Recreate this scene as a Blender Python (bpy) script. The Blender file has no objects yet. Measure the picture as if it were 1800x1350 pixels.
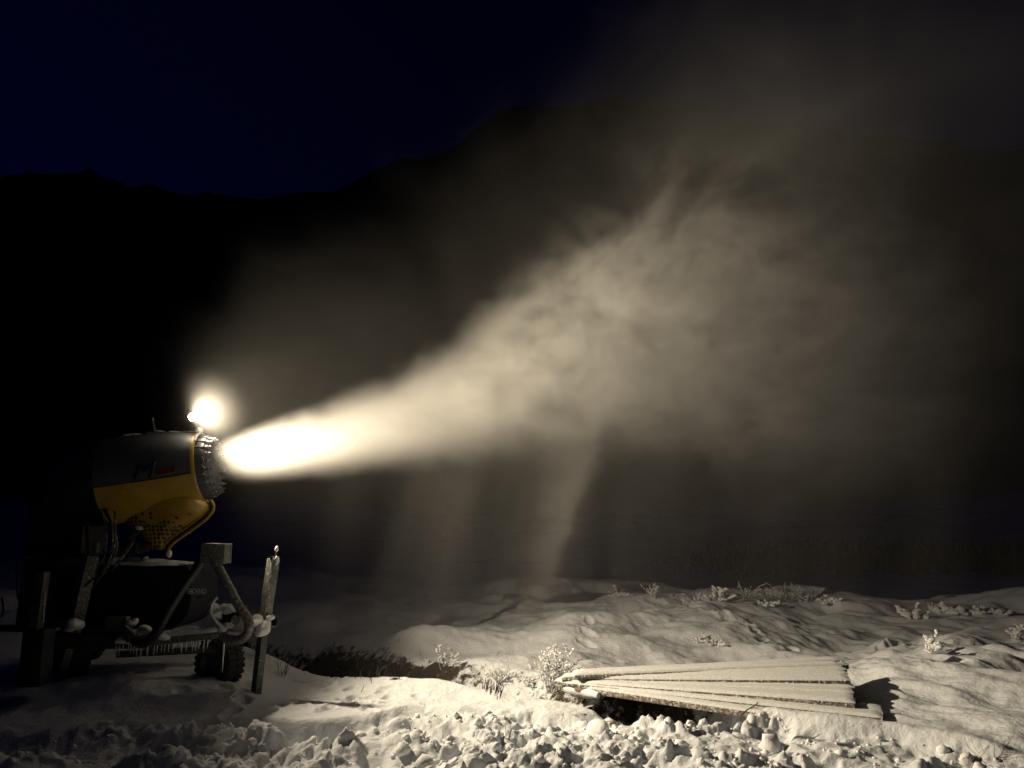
import bpy, bmesh, math, random
import numpy as np
from mathutils import Vector, Matrix, Quaternion

random.seed(7)
rng = np.random.default_rng(7)
R = math.radians
scn = bpy.context.scene
COL = scn.collection

# ------------------------------------------------------------------ camera
CAM_H, PITCH, FPX = 1.60, 11.1, 1300.0            # metres, degrees up, focal length in photo pixels (1800 wide)
cam_d = bpy.data.cameras.new('camera')
cam_d.sensor_width = 36.0
cam_d.lens = 36.0 * FPX / 1800.0
cam_d.clip_start = 0.05
cam_d.clip_end = 4000
cam = bpy.data.objects.new('camera', cam_d)
COL.objects.link(cam)
cam.location = (0, 0, CAM_H)
cam.rotation_euler = (R(90 + PITCH), 0, 0)
scn.camera = cam

# ------------------------------------------------------------------ night sky
world = bpy.data.worlds.new('World')
scn.world = world
world.use_nodes = True
wn = world.node_tree
for n in list(wn.nodes):
    wn.nodes.remove(n)
w_out = wn.nodes.new('ShaderNodeOutputWorld')
w_bg = wn.nodes.new('ShaderNodeBackground')
sky = wn.nodes.new('ShaderNodeTexSky')
sky.sky_type = 'NISHITA'
sky.sun_disc = False
sky.sun_elevation = R(-3.0)
sky.sun_rotation = R(-75)
sky.air_density = 1.0
sky.dust_density = 0.3
sky.ozone_density = 6.0
w_tint = wn.nodes.new('ShaderNodeMix')
w_tint.data_type = 'RGBA'
w_tint.blend_type = 'MULTIPLY'
w_tint.inputs[0].default_value = 1.0
w_tint.inputs[7].default_value = (0.40, 0.55, 1.0, 1)
wn.links.new(sky.outputs[0], w_tint.inputs[6])
wn.links.new(w_tint.outputs[2], w_bg.inputs[0])
w_bg.inputs[1].default_value = 0.085
wn.links.new(w_bg.outputs[0], w_out.inputs[0])

# ------------------------------------------------------------------ view, sampling
scn.view_settings.view_transform = 'Standard'
scn.view_settings.look = 'None'
scn.view_settings.exposure = 0.0
scn.view_settings.gamma = 1.0
scn.view_settings.use_curve_mapping = False
scn.render.engine = 'CYCLES'
cy = scn.cycles
cy.use_denoising = True
cy.max_bounces = 4
cy.diffuse_bounces = 2
cy.glossy_bounces = 1
cy.transmission_bounces = 2
cy.transparent_max_bounces = 4
cy.volume_bounces = 1
cy.volume_step_rate = 2.0
cy.volume_max_steps = 160
cy.sample_clamp_indirect = 3.0

# ------------------------------------------------------------------ placing by sight line (real distances)
_sp, _cp = math.sin(R(PITCH)), math.cos(R(PITCH))
def ray(u, v):
    a, b = (u - 900) / FPX, (675 - v) / FPX
    return Vector((a, _cp - b * _sp, _sp + b * _cp))
def W(u, v, d=8.0):
    """point on the sight line (u, v) that lies d metres north of the camera"""
    r = ray(u, v)
    return Vector((0, 0, CAM_H)) + r * (d / r.y)

# ------------------------------------------------------------------ the work lamp of the snow gun (the only lit lamp)
LAMP = W(345, 732, 7.80)
ld = bpy.data.lights.new('work_lamp_beam', 'SPOT')
ld.energy = 3650
ld.color = (1.0, 0.825, 0.57)
ld.spot_size = R(180)
ld.spot_blend = 1.0
ld.shadow_soft_size = 0.038
lamp_beam = bpy.data.objects.new('work_lamp_beam', ld)
COL.objects.link(lamp_beam)
BEAM_DIR = Vector((1.0, -0.04, 0.33)).normalized()
lamp_beam.location = LAMP + Vector((-0.055, 0.03, 0.0)) + Vector((0.72, -0.68, -0.05)).normalized() * 0.075
lamp_beam.rotation_euler = BEAM_DIR.to_track_quat('-Z', 'Y').to_euler()

# ================================================================== helpers
def tag(o, label=None, cat=None, group=None, kind=None):
    if label: o['label'] = label
    if cat: o['category'] = cat
    if group: o['group'] = group
    if kind: o['kind'] = kind
    return o

def empty(name, loc, label=None, cat=None, group=None):
    o = bpy.data.objects.new(name, None)
    o.empty_display_size = 0.1
    o.location = loc
    COL.objects.link(o)
    return tag(o, label, cat, group)

class MB:
    """collects vertices and faces, then links them as one mesh object"""
    def __init__(self):
        self.v, self.f = [], []
    def add(self, vs, fs):
        o = len(self.v)
        self.v += [tuple(p) for p in vs]
        self.f += [tuple(i + o for i in f) for f in fs]
        return self
    def box(self, c, s, M=None, taper=1.0):
        c = Vector(c); hx, hy, hz = s[0] / 2, s[1] / 2, s[2] / 2
        vs = []
        for z in (-1, 1):
            k = taper if z > 0 else 1.0
            for x, y in ((-1, -1), (1, -1), (1, 1), (-1, 1)):
                p = Vector((x * hx * k, y * hy * k, z * hz))
                vs.append(c + (M @ p if M else p))
        return self.add(vs, [(3, 2, 1, 0), (4, 5, 6, 7), (0, 1, 5, 4), (1, 2, 6, 5), (2, 3, 7, 6), (3, 0, 4, 7)])
    def tube(self, pts, r, n=8, cap=True):
        pts = [Vector(p) for p in pts]
        rs = r if isinstance(r, (list, tuple)) else [r] * len(pts)
        up = None; vs = []
        for i, p in enumerate(pts):
            t = (pts[min(i + 1, len(pts) - 1)] - pts[max(i - 1, 0)])
            if t.length < 1e-9: t = Vector((0, 0, 1))
            t.normalize()
            if up is None:
                up = t.orthogonal().normalized()
            up = (up - t * up.dot(t))
            if up.length < 1e-6: up = t.orthogonal()
            up.normalize()
            b = t.cross(up)
            for k in range(n):
                a = 2 * math.pi * k / n
                vs.append(p + (up * math.cos(a) + b * math.sin(a)) * rs[i])
        fs = []
        for i in range(len(pts) - 1):
            for k in range(n):
                k2 = (k + 1) % n
                fs.append((i * n + k, i * n + k2, (i + 1) * n + k2, (i + 1) * n + k))
        if cap:
            fs.append(tuple(range(n))[::-1])
            fs.append(tuple((len(pts) - 1) * n + k for k in range(n)))
        return self.add(vs, fs)
    def bar(self, p0, p1, w, d, roll=0.0):
        """rectangular bar from p0 to p1"""
        p0, p1 = Vector(p0), Vector(p1)
        t = (p1 - p0).normalized()
        y = Vector((0, 1, 0)); y = (y - t * y.dot(t)).normalized()
        x = y.cross(t)
        if roll:
            q = Quaternion(t, roll); x = q @ x; y = q @ y
        vs = []
        for p in (p0, p1):
            for a, b in ((-1, -1), (1, -1), (1, 1), (-1, 1)):
                vs.append(p + x * a * w / 2 + y * b * d / 2)
        return self.add(vs, [(3, 2, 1, 0), (4, 5, 6, 7), (0, 1, 5, 4), (1, 2, 6, 5), (2, 3, 7, 6), (3, 0, 4, 7)])
    def lathe(self, o, ax, prof, n=48, a0=0.0, a1=2 * math.pi, ref=Vector((0, 0, 1))):
        """prof: (t along the axis, radius); angle 0 points along ref"""
        o, ax = Vector(o), Vector(ax).normalized()
        u = (ref - ax * ref.dot(ax)).normalized(); w = ax.cross(u)
        full = abs(a1 - a0) > 6.28
        m = n if full else n + 1
        vs = []
        for t, r in prof:
            for k in range(m):
                a = a0 + (a1 - a0) * k / n
                vs.append(o + ax * t + (u * math.cos(a) + w * math.sin(a)) * r)
        fs = []
        for i in range(len(prof) - 1):
            for k in range(n):
                k2 = (k + 1) % m
                fs.append((i * m + k, i * m + k2, (i + 1) * m + k2, (i + 1) * m + k))
        return self.add(vs, fs)
    def blob(self, c, s, sub=2, amp=0.15, seed=0, sc=2.0, flat=None):
        """an uneven lump"""
        bm = bmesh.new()
        bmesh.ops.create_icosphere(bm, subdivisions=sub, radius=1.0)
        if sub >= 3: amp *= 1.7
        rr = random.Random(seed)
        ph = [Vector((rr.uniform(-3, 3), rr.uniform(-3, 3), rr.uniform(-3, 3))) for _ in range(6)]
        vs = []
        for v in bm.verts:
            p = v.co.copy()
            k = sum(math.sin(p.dot(q) * sc * 0.6 + q.x * 5) for q in ph) / 6
            p *= 1 + amp * k * 2.2
            if flat is not None and p.z < flat: p.z = flat
            vs.append(Vector(c) + Vector((p.x * s[0], p.y * s[1], p.z * s[2])))
        fs = [tuple(v.index for v in f.verts) for f in bm.faces]
        bm.free()
        return self.add(vs, fs)
    def build(self, name, mat, parent=None, smooth=True, angle=40, bevel=0.0, kind=None, sub=0):
        me = bpy.data.meshes.new(name)
        off = parent_world(parent)
        me.from_pydata([(x - off.x, y - off.y, z - off.z) for x, y, z in self.v], [], self.f)
        me.update()
        bm = bmesh.new(); bm.from_mesh(me)
        bmesh.ops.recalc_face_normals(bm, faces=bm.faces)
        if bevel > 0:
            es = [e for e in bm.edges if len(e.link_faces) == 2 and e.calc_face_angle(0) > R(35)]
            bmesh.ops.bevel(bm, geom=es, offset=bevel, segments=2, affect='EDGES', profile=0.6)
        bm.to_mesh(me); bm.free()
        if smooth:
            me.polygons.foreach_set('use_smooth', [True] * len(me.polygons))
            me.set_sharp_from_angle(angle=R(angle))
        o = bpy.data.objects.new(name, me)
        COL.objects.link(o)
        if mat: me.materials.append(mat)
        if parent: o.parent = parent
        if kind: o['kind'] = kind
        return o

def parent_world(p):
    v = Vector((0, 0, 0))
    while p is not None:
        v += p.location
        p = p.parent
    return v

# ------------------------------------------------------------------ materials
def mat(name, color, rough=0.6, metal=0.0, bump=0.0, bscale=20, var=0.0, vscale=6, color2=None, frost=0.0, spec=0.5):
    m = bpy.data.materials.new(name)
    m.use_nodes = True
    nt = m.node_tree
    bs = nt.nodes['Principled BSDF']
    bs.inputs['Roughness'].default_value = rough
    bs.inputs['Metallic'].default_value = metal
    bs.inputs['Specular IOR Level'].default_value = spec
    bs.inputs['Base Color'].default_value = (*color, 1)
    tc = nt.nodes.new('ShaderNodeTexCoord')
    last = None
    if var > 0 or color2:
        nz = nt.nodes.new('ShaderNodeTexNoise')
        nz.inputs['Scale'].default_value = vscale
        nz.inputs['Detail'].default_value = 5
        nz.inputs['Roughness'].default_value = 0.65
        nt.links.new(tc.outputs['Object'], nz.inputs['Vector'])
        mr = nt.nodes.new('ShaderNodeMapRange')
        mr.inputs[1].default_value = 0.35; mr.inputs[2].default_value = 0.65
        nt.links.new(nz.outputs[0], mr.inputs[0])
        mx = nt.nodes.new('ShaderNodeMix'); mx.data_type = 'RGBA'
        c2 = color2 or tuple(c * (1 - var) for c in color)
        mx.inputs[6].default_value = (*color, 1)
        mx.inputs[7].default_value = (*c2, 1)
        nt.links.new(mr.outputs[0], mx.inputs[0])
        nt.links.new(mx.outputs[2], bs.inputs['Base Color'])
        last = mx.outputs[2]
    if frost > 0:                                   # hoar frost and rime stuck to the surface in patches
        nz = nt.nodes.new('ShaderNodeTexNoise')
        nz.inputs['Scale'].default_value = 38; nz.inputs['Detail'].default_value = 6
        nz.inputs['Roughness'].default_value = 0.75
        nt.links.new(tc.outputs['Object'], nz.inputs['Vector'])
        mr = nt.nodes.new('ShaderNodeMapRange')
        mr.inputs[1].default_value = 0.62 - frost * 0.3; mr.inputs[2].default_value = 0.78 - frost * 0.3
        nt.links.new(nz.outputs[0], mr.inputs[0])
        mx = nt.nodes.new('ShaderNodeMix'); mx.data_type = 'RGBA'
        mx.inputs[6].default_value = (*color, 1)
        if last: nt.links.new(last, mx.inputs[6])
        mx.inputs[7].default_value = (0.66, 0.68, 0.70, 1)
        nt.links.new(mr.outputs[0], mx.inputs[0])
        nt.links.new(mx.outputs[2], bs.inputs['Base Color'])
    if bump > 0:
        nz = nt.nodes.new('ShaderNodeTexNoise')
        nz.inputs['Scale'].default_value = bscale; nz.inputs['Detail'].default_value = 4
        nt.links.new(tc.outputs['Object'], nz.inputs['Vector'])
        bp = nt.nodes.new('ShaderNodeBump')
        bp.inputs['Strength'].default_value = bump
        bp.inputs['Distance'].default_value = 0.01
        nt.links.new(nz.outputs[0], bp.inputs['Height'])
        nt.links.new(bp.outputs[0], bs.inputs['Normal'])
    return m

SNOW = (0.80, 0.81, 0.83)
M = {}
M['snow'] = mat('snow', SNOW, 0.75, bump=0.5, bscale=70, spec=0.2)
M['rime'] = mat('rime', (0.74, 0.76, 0.78), 0.7, bump=0.6, bscale=120, var=0.25, vscale=40, spec=0.2)
M['ice'] = mat('ice', (0.55, 0.58, 0.62), 0.15, spec=0.6)
M['yellow'] = mat('yellow_paint', (0.36, 0.225, 0.022), 0.45, bump=0.08, bscale=60, var=0.3, vscale=5)
M['grey'] = mat('grey_paint', (0.07, 0.075, 0.09), 0.5, bump=0.08, bscale=60, var=0.3)
M['nozzle'] = mat('cast_aluminium', (0.07, 0.075, 0.09), 0.65, metal=0.1, spec=0.3, bump=0.2, bscale=50, var=0.3)
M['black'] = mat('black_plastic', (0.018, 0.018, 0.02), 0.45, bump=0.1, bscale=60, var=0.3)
M['cabinet'] = mat('dark_blue_grey_paint', (0.016, 0.017, 0.026), 0.65, spec=0.2, bump=0.05, bscale=40, var=0.3)
M['steel'] = mat('galvanised_steel', (0.15, 0.15, 0.125), 0.55, metal=0.2, bump=0.15, bscale=50, var=0.35, vscale=9, frost=0.28)
M['steel_dark'] = mat('dark_steel', (0.07, 0.07, 0.065), 0.5, metal=0.3, bump=0.15, bscale=50, var=0.3, frost=0.12)
M['rubber'] = mat('rubber', (0.014, 0.014, 0.014), 0.85, bump=0.3, bscale=40, var=0.2)
M['hose'] = mat('hose_rubber', (0.03, 0.03, 0.032), 0.5, frost=0.3)
M['print_black'] = mat('print_black', (0.01, 0.01, 0.012), 0.5)
M['print_red'] = mat('print_red', (0.14, 0.022, 0.015), 0.5)
M['print_white'] = mat('print_white', (0.75, 0.75, 0.75), 0.5)
M['wood'] = mat('weathered_wood', (0.16, 0.12, 0.08), 0.8, bump=0.5, bscale=30, color2=(0.07, 0.05, 0.035), vscale=8, frost=0.45)
M['twig'] = mat('dry_twig', (0.09, 0.065, 0.045), 0.85, var=0.4, vscale=15)
M['twig_frost'] = mat('frosted_twig', (0.62, 0.62, 0.60), 0.8, color2=(0.22, 0.18, 0.14), vscale=30)
M['reflector'] = mat('lamp_reflector', (0.6, 0.6, 0.6), 0.2, metal=0.9)

def emit(name, col, s):
    m = bpy.data.materials.new(name); m.use_nodes = True
    nt = m.node_tree
    for n in list(nt.nodes): nt.nodes.remove(n)
    o = nt.nodes.new('ShaderNodeOutputMaterial'); e = nt.nodes.new('ShaderNodeEmission')
    e.inputs[0].default_value = (*col, 1); e.inputs[1].default_value = s
    nt.links.new(e.outputs[0], o.inputs[0])
    return m
M['lamp_glow'] = emit('lit_lamp_glass', (1.0, 0.84, 0.56), 150.0)

def mosaic_paint():
    """yellow paint with a printed scatter of dark hexagons that closes up towards the lower rear"""
    m = mat('yellow_mosaic_paint', (0.36, 0.225, 0.022), 0.45, bump=0.08, bscale=60, var=0.3, vscale=5)
    nt = m.node_tree; bs = nt.nodes['Principled BSDF']
    src = bs.inputs['Base Color'].links[0].from_socket
    tc = nt.nodes.new('ShaderNodeTexCoord')
    vo = nt.nodes.new('ShaderNodeTexVoronoi'); vo.inputs['Scale'].default_value = 24
    vo.inputs['Randomness'].default_value = 0.25
    sx = nt.nodes.new('ShaderNodeSeparateXYZ'); nt.links.new(tc.outputs['Object'], sx.inputs[0])
    cb = nt.nodes.new('ShaderNodeCombineXYZ')
    nt.links.new(sx.outputs[0], cb.inputs[0]); nt.links.new(sx.outputs[2], cb.inputs[1])
    nt.links.new(cb.outputs[0], vo.inputs['Vector'])
    sc = nt.nodes.new('ShaderNodeSeparateColor'); nt.links.new(vo.outputs['Color'], sc.inputs[0])
    # keep-chance from position: t = (z0 - z)*k - (x - x0)*j
    a = nt.nodes.new('ShaderNodeMath'); a.operation = 'MULTIPLY_ADD'
    nt.links.new(sx.outputs[2], a.inputs[0]); a.inputs[1].default_value = -4.2; a.inputs[2].default_value = 4.2 * 1.92
    b = nt.nodes.new('ShaderNodeMath'); b.operation = 'MULTIPLY_ADD'
    nt.links.new(sx.outputs[0], b.inputs[0]); b.inputs[1].default_value = -0.9; nt.links.new(a.outputs[0], b.inputs[2])
    c = nt.nodes.new('ShaderNodeMath'); c.operation = 'LESS_THAN'
    nt.links.new(sc.outputs[0], c.inputs[0]); nt.links.new(b.outputs[0], c.inputs[1])
    d = nt.nodes.new('ShaderNodeMath'); d.operation = 'LESS_THAN'
    nt.links.new(vo.outputs['Distance'], d.inputs[0]); d.inputs[1].default_value = 0.42
    e = nt.nodes.new('ShaderNodeMath'); e.operation = 'MULTIPLY'
    nt.links.new(c.outputs[0], e.inputs[0]); nt.links.new(d.outputs[0], e.inputs[1])
    mx = nt.nodes.new('ShaderNodeMix'); mx.data_type = 'RGBA'
    nt.links.new(e.outputs[0], mx.inputs[0]); nt.links.new(src, mx.inputs[6])
    mx.inputs[7].default_value = (0.02, 0.02, 0.02, 1)
    nt.links.new(mx.outputs[2], bs.inputs['Base Color'])
    return m
M['mosaic'] = mosaic_paint()

# ================================================================== numpy noise
def _hash(ix, iy, s):
    h = (ix.astype(np.int64) * 374761393 + iy.astype(np.int64) * 668265263 + s * 1442695041) & 0x7fffffff
    h = ((h ^ (h >> 13)) * 1274126177) & 0x7fffffff
    return ((h ^ (h >> 16)) & 0xffffff) / float(0xffffff)
def vnoise(x, y, s=0):
    ix, iy = np.floor(x), np.floor(y)
    fx, fy = x - ix, y - iy
    fx = fx * fx * fx * (fx * (fx * 6 - 15) + 10); fy = fy * fy * fy * (fy * (fy * 6 - 15) + 10)
    a, b = _hash(ix, iy, s), _hash(ix + 1, iy, s)
    c, d = _hash(ix, iy + 1, s), _hash(ix + 1, iy + 1, s)
    return (a + (b - a) * fx) * (1 - fy) + (c + (d - c) * fx) * fy - 0.5
def fbm(x, y, sc, o=4, s=0, g=0.5):
    r = 0; a = 1.0; f = 1.0 / sc
    for i in range(o):
        c, sn = math.cos(i * 1.1), math.sin(i * 1.1)
        r = r + a * vnoise((x * c - y * sn) * f + 17.3 * i, (x * sn + y * c) * f + 5.1 * i, s + i)
        a *= g; f *= 2.03
    return r
def sst(a, b, x):
    t = np.clip((x - a) / (b - a), 0, 1)
    return t * t * (3 - 2 * t)
def chunks(x, y, sc, s):
    """broken crust: every cell a tilted block of its own height, crevices between them"""
    px, py = x / sc, y / sc
    ix, iy = np.floor(px), np.floor(py)
    f1 = np.full(x.shape, 9.0); f2 = np.full(x.shape, 9.0); hh = np.zeros(x.shape)
    for dx in (-1, 0, 1):
        for dy in (-1, 0, 1):
            cx, cyy = ix + dx, iy + dy
            qx, qy = cx + _hash(cx, cyy, s), cyy + _hash(cx, cyy, s + 1)
            ax, ay = px - qx, py - qy
            d = np.sqrt(ax * ax + ay * ay)
            h = _hash(cx, cyy, s + 2) + (_hash(cx, cyy, s + 3) - 0.5) * 1.2 * ax + (_hash(cx, cyy, s + 4) - 0.5) * 1.2 * ay
            new = d < f1
            f2 = np.where(new, f1, np.minimum(f2, d))
            f1 = np.where(new, d, f1)
            hh = np.where(new, h, hh)
    e = sst(0.0, 0.45, f2 - f1)
    return hh * e * sc - (1 - e) * 0.10 * sc

# ------------------------------------------------------------------ terrain
GULLY = [(-7.5, 13.2), (-4.6, 12.0), (-3.2, 11.0), (-1.9, 9.75), (-0.9, 9.0), (0.0, 8.55), (0.7, 7.95), (1.35, 7.35), (1.9, 7.05)]
def gully_dist(x, y):
    best = np.full(x.shape, 99.0); side = np.zeros(x.shape); tt = np.zeros(x.shape)
    for i in range(len(GULLY) - 1):
        ax, ay = GULLY[i]; bx, by = GULLY[i + 1]
        dx, dy = bx - ax, by - ay
        L = dx * dx + dy * dy
        t = np.clip(((x - ax) * dx + (y - ay) * dy) / L, 0, 1)
        ex, ey = x - ax - t * dx, y - ay - t * dy
        d = np.sqrt(ex * ex + ey * ey)
        c = np.sign(dx * ey - dy * ex)
        new = d < best
        best = np.where(new, d, best); side = np.where(new, c, side); tt = np.where(new, (i + t) / (len(GULLY) - 1), tt)
    return best, side, tt

random.seed(11)
FEET = []
for u, v, n in [(465, 1190, 9), (560, 1195, 7), (640, 1215, 8), (700, 1195, 5), (560, 1235, 8), (640, 1235, 8), (440, 1245, 5), (300, 1215, 5), (390, 1225, 6)]:
    for k in range(n):
        uu, vv = u + random.gauss(0, 38), v + random.gauss(0, 11)
        r = ray(uu, vv); t = -CAM_H / r.z
        FEET.append((r.x * t, r.y * t, random.uniform(0.05, 0.12), random.uniform(0.04, 0.07), random.uniform(0.015, 0.05), random.uniform(0, 3.1)))
TRACK = []
def sight_ground(u, v):
    r = ray(u, v); t = -CAM_H / r.z
    return Vector((r.x * t, r.y * t, 0))
p0, p1, p2 = sight_ground(1170, 1062), sight_ground(1262, 1098), sight_ground(1400, 1146)
for k in range(16):
    p = p0.lerp(p1, k / 16); TRACK.append((p.x + random.uniform(-.05, .05), p.y, 0.10, 0.05, 0.06, 0.3))
for k in range(22):
    p = p1.lerp(p2, k / 22); TRACK.append((p.x + random.uniform(-.04, .04), p.y + random.uniform(-.04, .04), 0.09, 0.05, 0.05, 0.3))
for u, v in [(1595, 1134), (1630, 1137), (1640, 1142), (1668, 1128), (1700, 1146), (1745, 1146), (1570, 1136), (1612, 1130)]:
    p = sight_ground(u, v); TRACK.append((p.x, p.y, 0.22, 0.12, 0.10, 0.1))
for k, (u, v) in enumerate([(1036, 1112), (1034, 1120), (1032, 1128), (1031, 1135)]):
    p = sight_ground(u, v); TRACK.append((p.x, p.y, 0.07, 0.16, 0.035, 0.2 * k))
for k, (u, v) in enumerate([(1165, 1070), (1155, 1076), (1140, 1083), (1128, 1090)]):
    p = sight_ground(u, v); TRACK.append((p.x, p.y, 0.17, 0.2, 0.05, 0.3 * k))

def trample_mask(x, y):
    yb = np.interp(x, [-9, -4.5, -3, -1.6, -0.8, 0.6, 1.2, 1.9, 2.5, 3.2, 4.5], [6.3, 6.45, 6.55, 6.75, 7.25, 7.05, 7.10, 6.95, 6.35, 5.75, 4.3])
    yb = yb + 0.22 * fbm(x, y, 0.8, 3, 41)
    return 1 - sst(-0.10, 0.12, y - yb)

def height(x, y):
    x = np.asarray(x, float); y = np.asarray(y, float)
    gd, gs, gt = gully_dist(x + 0.18 * fbm(x, y, 0.9, 3, 5), y + 0.18 * fbm(x, y, 0.9, 3, 9))
    h = 0.05 * fbm(x, y, 2.6, 3, 1) + 0.025 * fbm(x, y, 0.6, 2, 3)
    # far field: soft lumps, more of them with distance, wind ripples at the right
    far = sst(8.0, 10.5, y + 0.35 * x)
    h += far * 0.045 * fbm(x, y * 0.7, 0.35, 3, 39)
    h += far * (0.40 * fbm(x * 0.8, y, 2.4, 3, 21) + 0.17 * fbm(x * 0.7, y, 0.9, 3, 27))
    right = sst(2.6, 4.2, x) * (1 - sst(14, 18, y))
    rx = x * 0.80 + y * 0.60; ry = -x * 0.60 + y * 0.80
    h += right * (0.18 * fbm(rx, ry * 0.45, 0.75, 3, 31) + 0.065 * fbm(rx, ry * 0.5, 0.32, 3, 33))
    # gully
    width = np.interp(gt, [0, .3, .55, .7, .80, .9, 1], [1.6, 1.2, .75, .5, .5, .75, .45])
    depth = np.interp(gt, [0, .2, .5, .68, .76, .84, .93, 1], [.9, .8, .50, .3, .12, .75, .85, .4])
    h -= depth * (1 - sst(0.25 * width, width, gd))
    # snowed-up lip on the near bank beside the gully
    h += 0.10 * np.exp(-(((x + 0.95) / 0.75) ** 2 + ((y - 8.30) / 0.42) ** 2))
    h += 0.10 * np.exp(-(((x + 1.9) / 0.30) ** 2 + ((y - 9.3) / 0.25) ** 2))
    h += 0.12 * np.exp(-(((x + 2.35) / 0.25) ** 2 + ((y - 9.9) / 0.22) ** 2))
    # pad under the gun, bank behind it at the left
    h += 0.30 * sst(-4.5, -7.5, x) * sst(9, 12, y)
    h += 0.10 * np.exp(-(((x + 3.75) / 0.45) ** 2 + ((y - 7.3) / 0.30) ** 2)) + 0.05 * fbm(x, y, 0.35, 3, 77) * (1 - sst(7.6, 8.2, y)) * (1 - sst(-3.4, -2.6, x))
    # edge of the field: falls away to the valley
    ed = np.interp(x, [-30, -8, -3, 3, 8, 12, 30], [26, 24, 21.5, 20.5, 18.5, 17.5, 16.5]) + 1.2 * fbm(x, y, 3.0, 2, 51)
    h += 0.16 * np.exp(-((y - ed + 0.8) / 0.9) ** 2)
    h -= 2.3 * sst(0, 9.0, y - ed)
    h += sst(0, 20, y - ed) * (0.45 * fbm(x, y, 9.0, 3, 53) + 0.12 * fbm(x, y, 2.0, 3, 57))
    # far valley dips at the right, rises to a low swell
    h += 0.012 * np.clip(y - 60, 0, 200) * -1.0
    h += 0.17 * sst(6.75, 7.6, y) * (1 - sst(-2.9, -2.1, x)) * (1 - sst(9.5, 12.5, y))
    h += 0.016 * fbm(x, y, 0.17, 3, 83) + 0.05 * fbm(x, y, 0.5, 3, 87) * (1 - sst(-2.9, -2.0, x)) * (1 - sst(7.3, 8.0, y))
    # trampled near zone
    tm = trample_mask(x, y)
    wx = x + 0.10 * fbm(x, y, 0.25, 4, 61, 0.6); wy = y + 0.10 * fbm(x, y, 0.25, 4, 67, 0.6)
    big = chunks(wx, wy * 1.15, 0.36, 101); med = chunks(wx + 3.1, wy + 1.7, 0.17, 131); sm = chunks(wx * 1.1, wy, 0.07, 151)
    trough = 0.09 * np.cos((y - 6.45 - 0.12 * np.sin(x * 1.3)) * 2 * math.pi / 0.75)
    left = 1 - sst(-1.0, 0.8, x)
    pat = 0.15 + 0.95 * sst(-0.22, 0.18, fbm(x, y * 1.3, 0.8, 3, 91))
    hol = sst(0.02, 0.26, fbm(x * 0.8, y * 1.5, 0.42, 3, 97))
    tr = pat * (0.20 * big + 0.29 * med + 0.25 * sm) + 0.07 * fbm(wx, wy, 0.34, 4, 93) - 0.055 * hol + 0.012 * fbm(x, y, 0.07, 3, 71)
    tr = tr - 0.07 - left * (0.05 - 0.85 * trough)
    berm = 0.10 * np.exp(-((y - np.interp(x, [0.9, 1.3, 2.2, 2.9, 3.6], [6.9, 6.85, 6.7, 6.2, 5.6])) / 0.28) ** 2) * sst(0.9, 1.4, x) * (1 - sst(3.2, 3.8, x))
    h = h + tm * tr + berm
    # footprints and animal tracks
    for fx, fy, a, b, dp, rot in FEET + TRACK:
        m = (np.abs(x - fx) < 3 * max(a, b)) & (np.abs(y - fy) < 3 * max(a, b))
        if not m.any(): continue
        c, s_ = math.cos(rot), math.sin(rot)
        ex = ((x[m] - fx) * c + (y[m] - fy) * s_) / a; ey = (-(x[m] - fx) * s_ + (y[m] - fy) * c) / b
        q = ex * ex + ey * ey
        q = q * (1 + 0.9 * vnoise(x[m] * 14, y[m] * 14, 7)) 
        h[m] += -dp * np.exp(-q ** 2) + 0.25 * dp * np.exp(-((np.sqrt(q) - 1.35) / 0.25) ** 2)
    return h

def axis_steps(segs):
    out = [segs[0][0]]
    for a, b, d0, d1 in segs:
        p = a
        while p < b - 1e-6:
            t = (p - a) / (b - a)
            p += d0 + (d1 - d0) * t
            out.append(min(p, b))
    return np.array(out)
ys = axis_steps([(-6, 4.6, 0.5, 0.06), (4.6, 7.6, 0.0125, 0.014), (7.6, 11, 0.016, 0.03), (11, 26, 0.035, 0.14), (26, 70, 0.2, 1.2), (70, 170, 1.5, 5)])
xr = axis_steps([(0, 5.2, 0.014, 0.018), (5.2, 13, 0.022, 0.09), (13, 40, 0.15, 1.5), (40, 160, 2, 8)])
xs = np.concatenate([-xr[::-1][:-1], xr])
X, Y = np.meshgrid(xs, ys)
H = height(X.ravel(), Y.ravel()).reshape(X.shape)

def grid_object(name, X, Y, H, material, attr=None):
    ny, nx = X.shape
    co = np.stack([X, Y, H], -1).reshape(-1, 3).astype(np.float32)
    idx = np.arange(nx * ny).reshape(ny, nx)
    q = np.stack([idx[:-1, :-1], idx[:-1, 1:], idx[1:, 1:], idx[1:, :-1]], -1).reshape(-1, 4).astype(np.int32)
    me = bpy.data.meshes.new(name)
    me.vertices.add(len(co)); me.vertices.foreach_set('co', co.ravel())
    me.loops.add(q.size); me.loops.foreach_set('vertex_index', q.ravel())
    me.polygons.add(len(q)); me.polygons.foreach_set('loop_start', np.arange(0, q.size, 4, dtype=np.int32))
    me.polygons.foreach_set('use_smooth', np.ones(len(q), bool))
    me.update(calc_edges=True)
    if attr is not None:
        a = me.attributes.new('bare', 'FLOAT', 'POINT'); a.data.foreach_set('value', attr.ravel().astype(np.float32))
    me.materials.append(material)
    o = bpy.data.objects.new(name, me); COL.objects.link(o)
    return o

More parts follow.
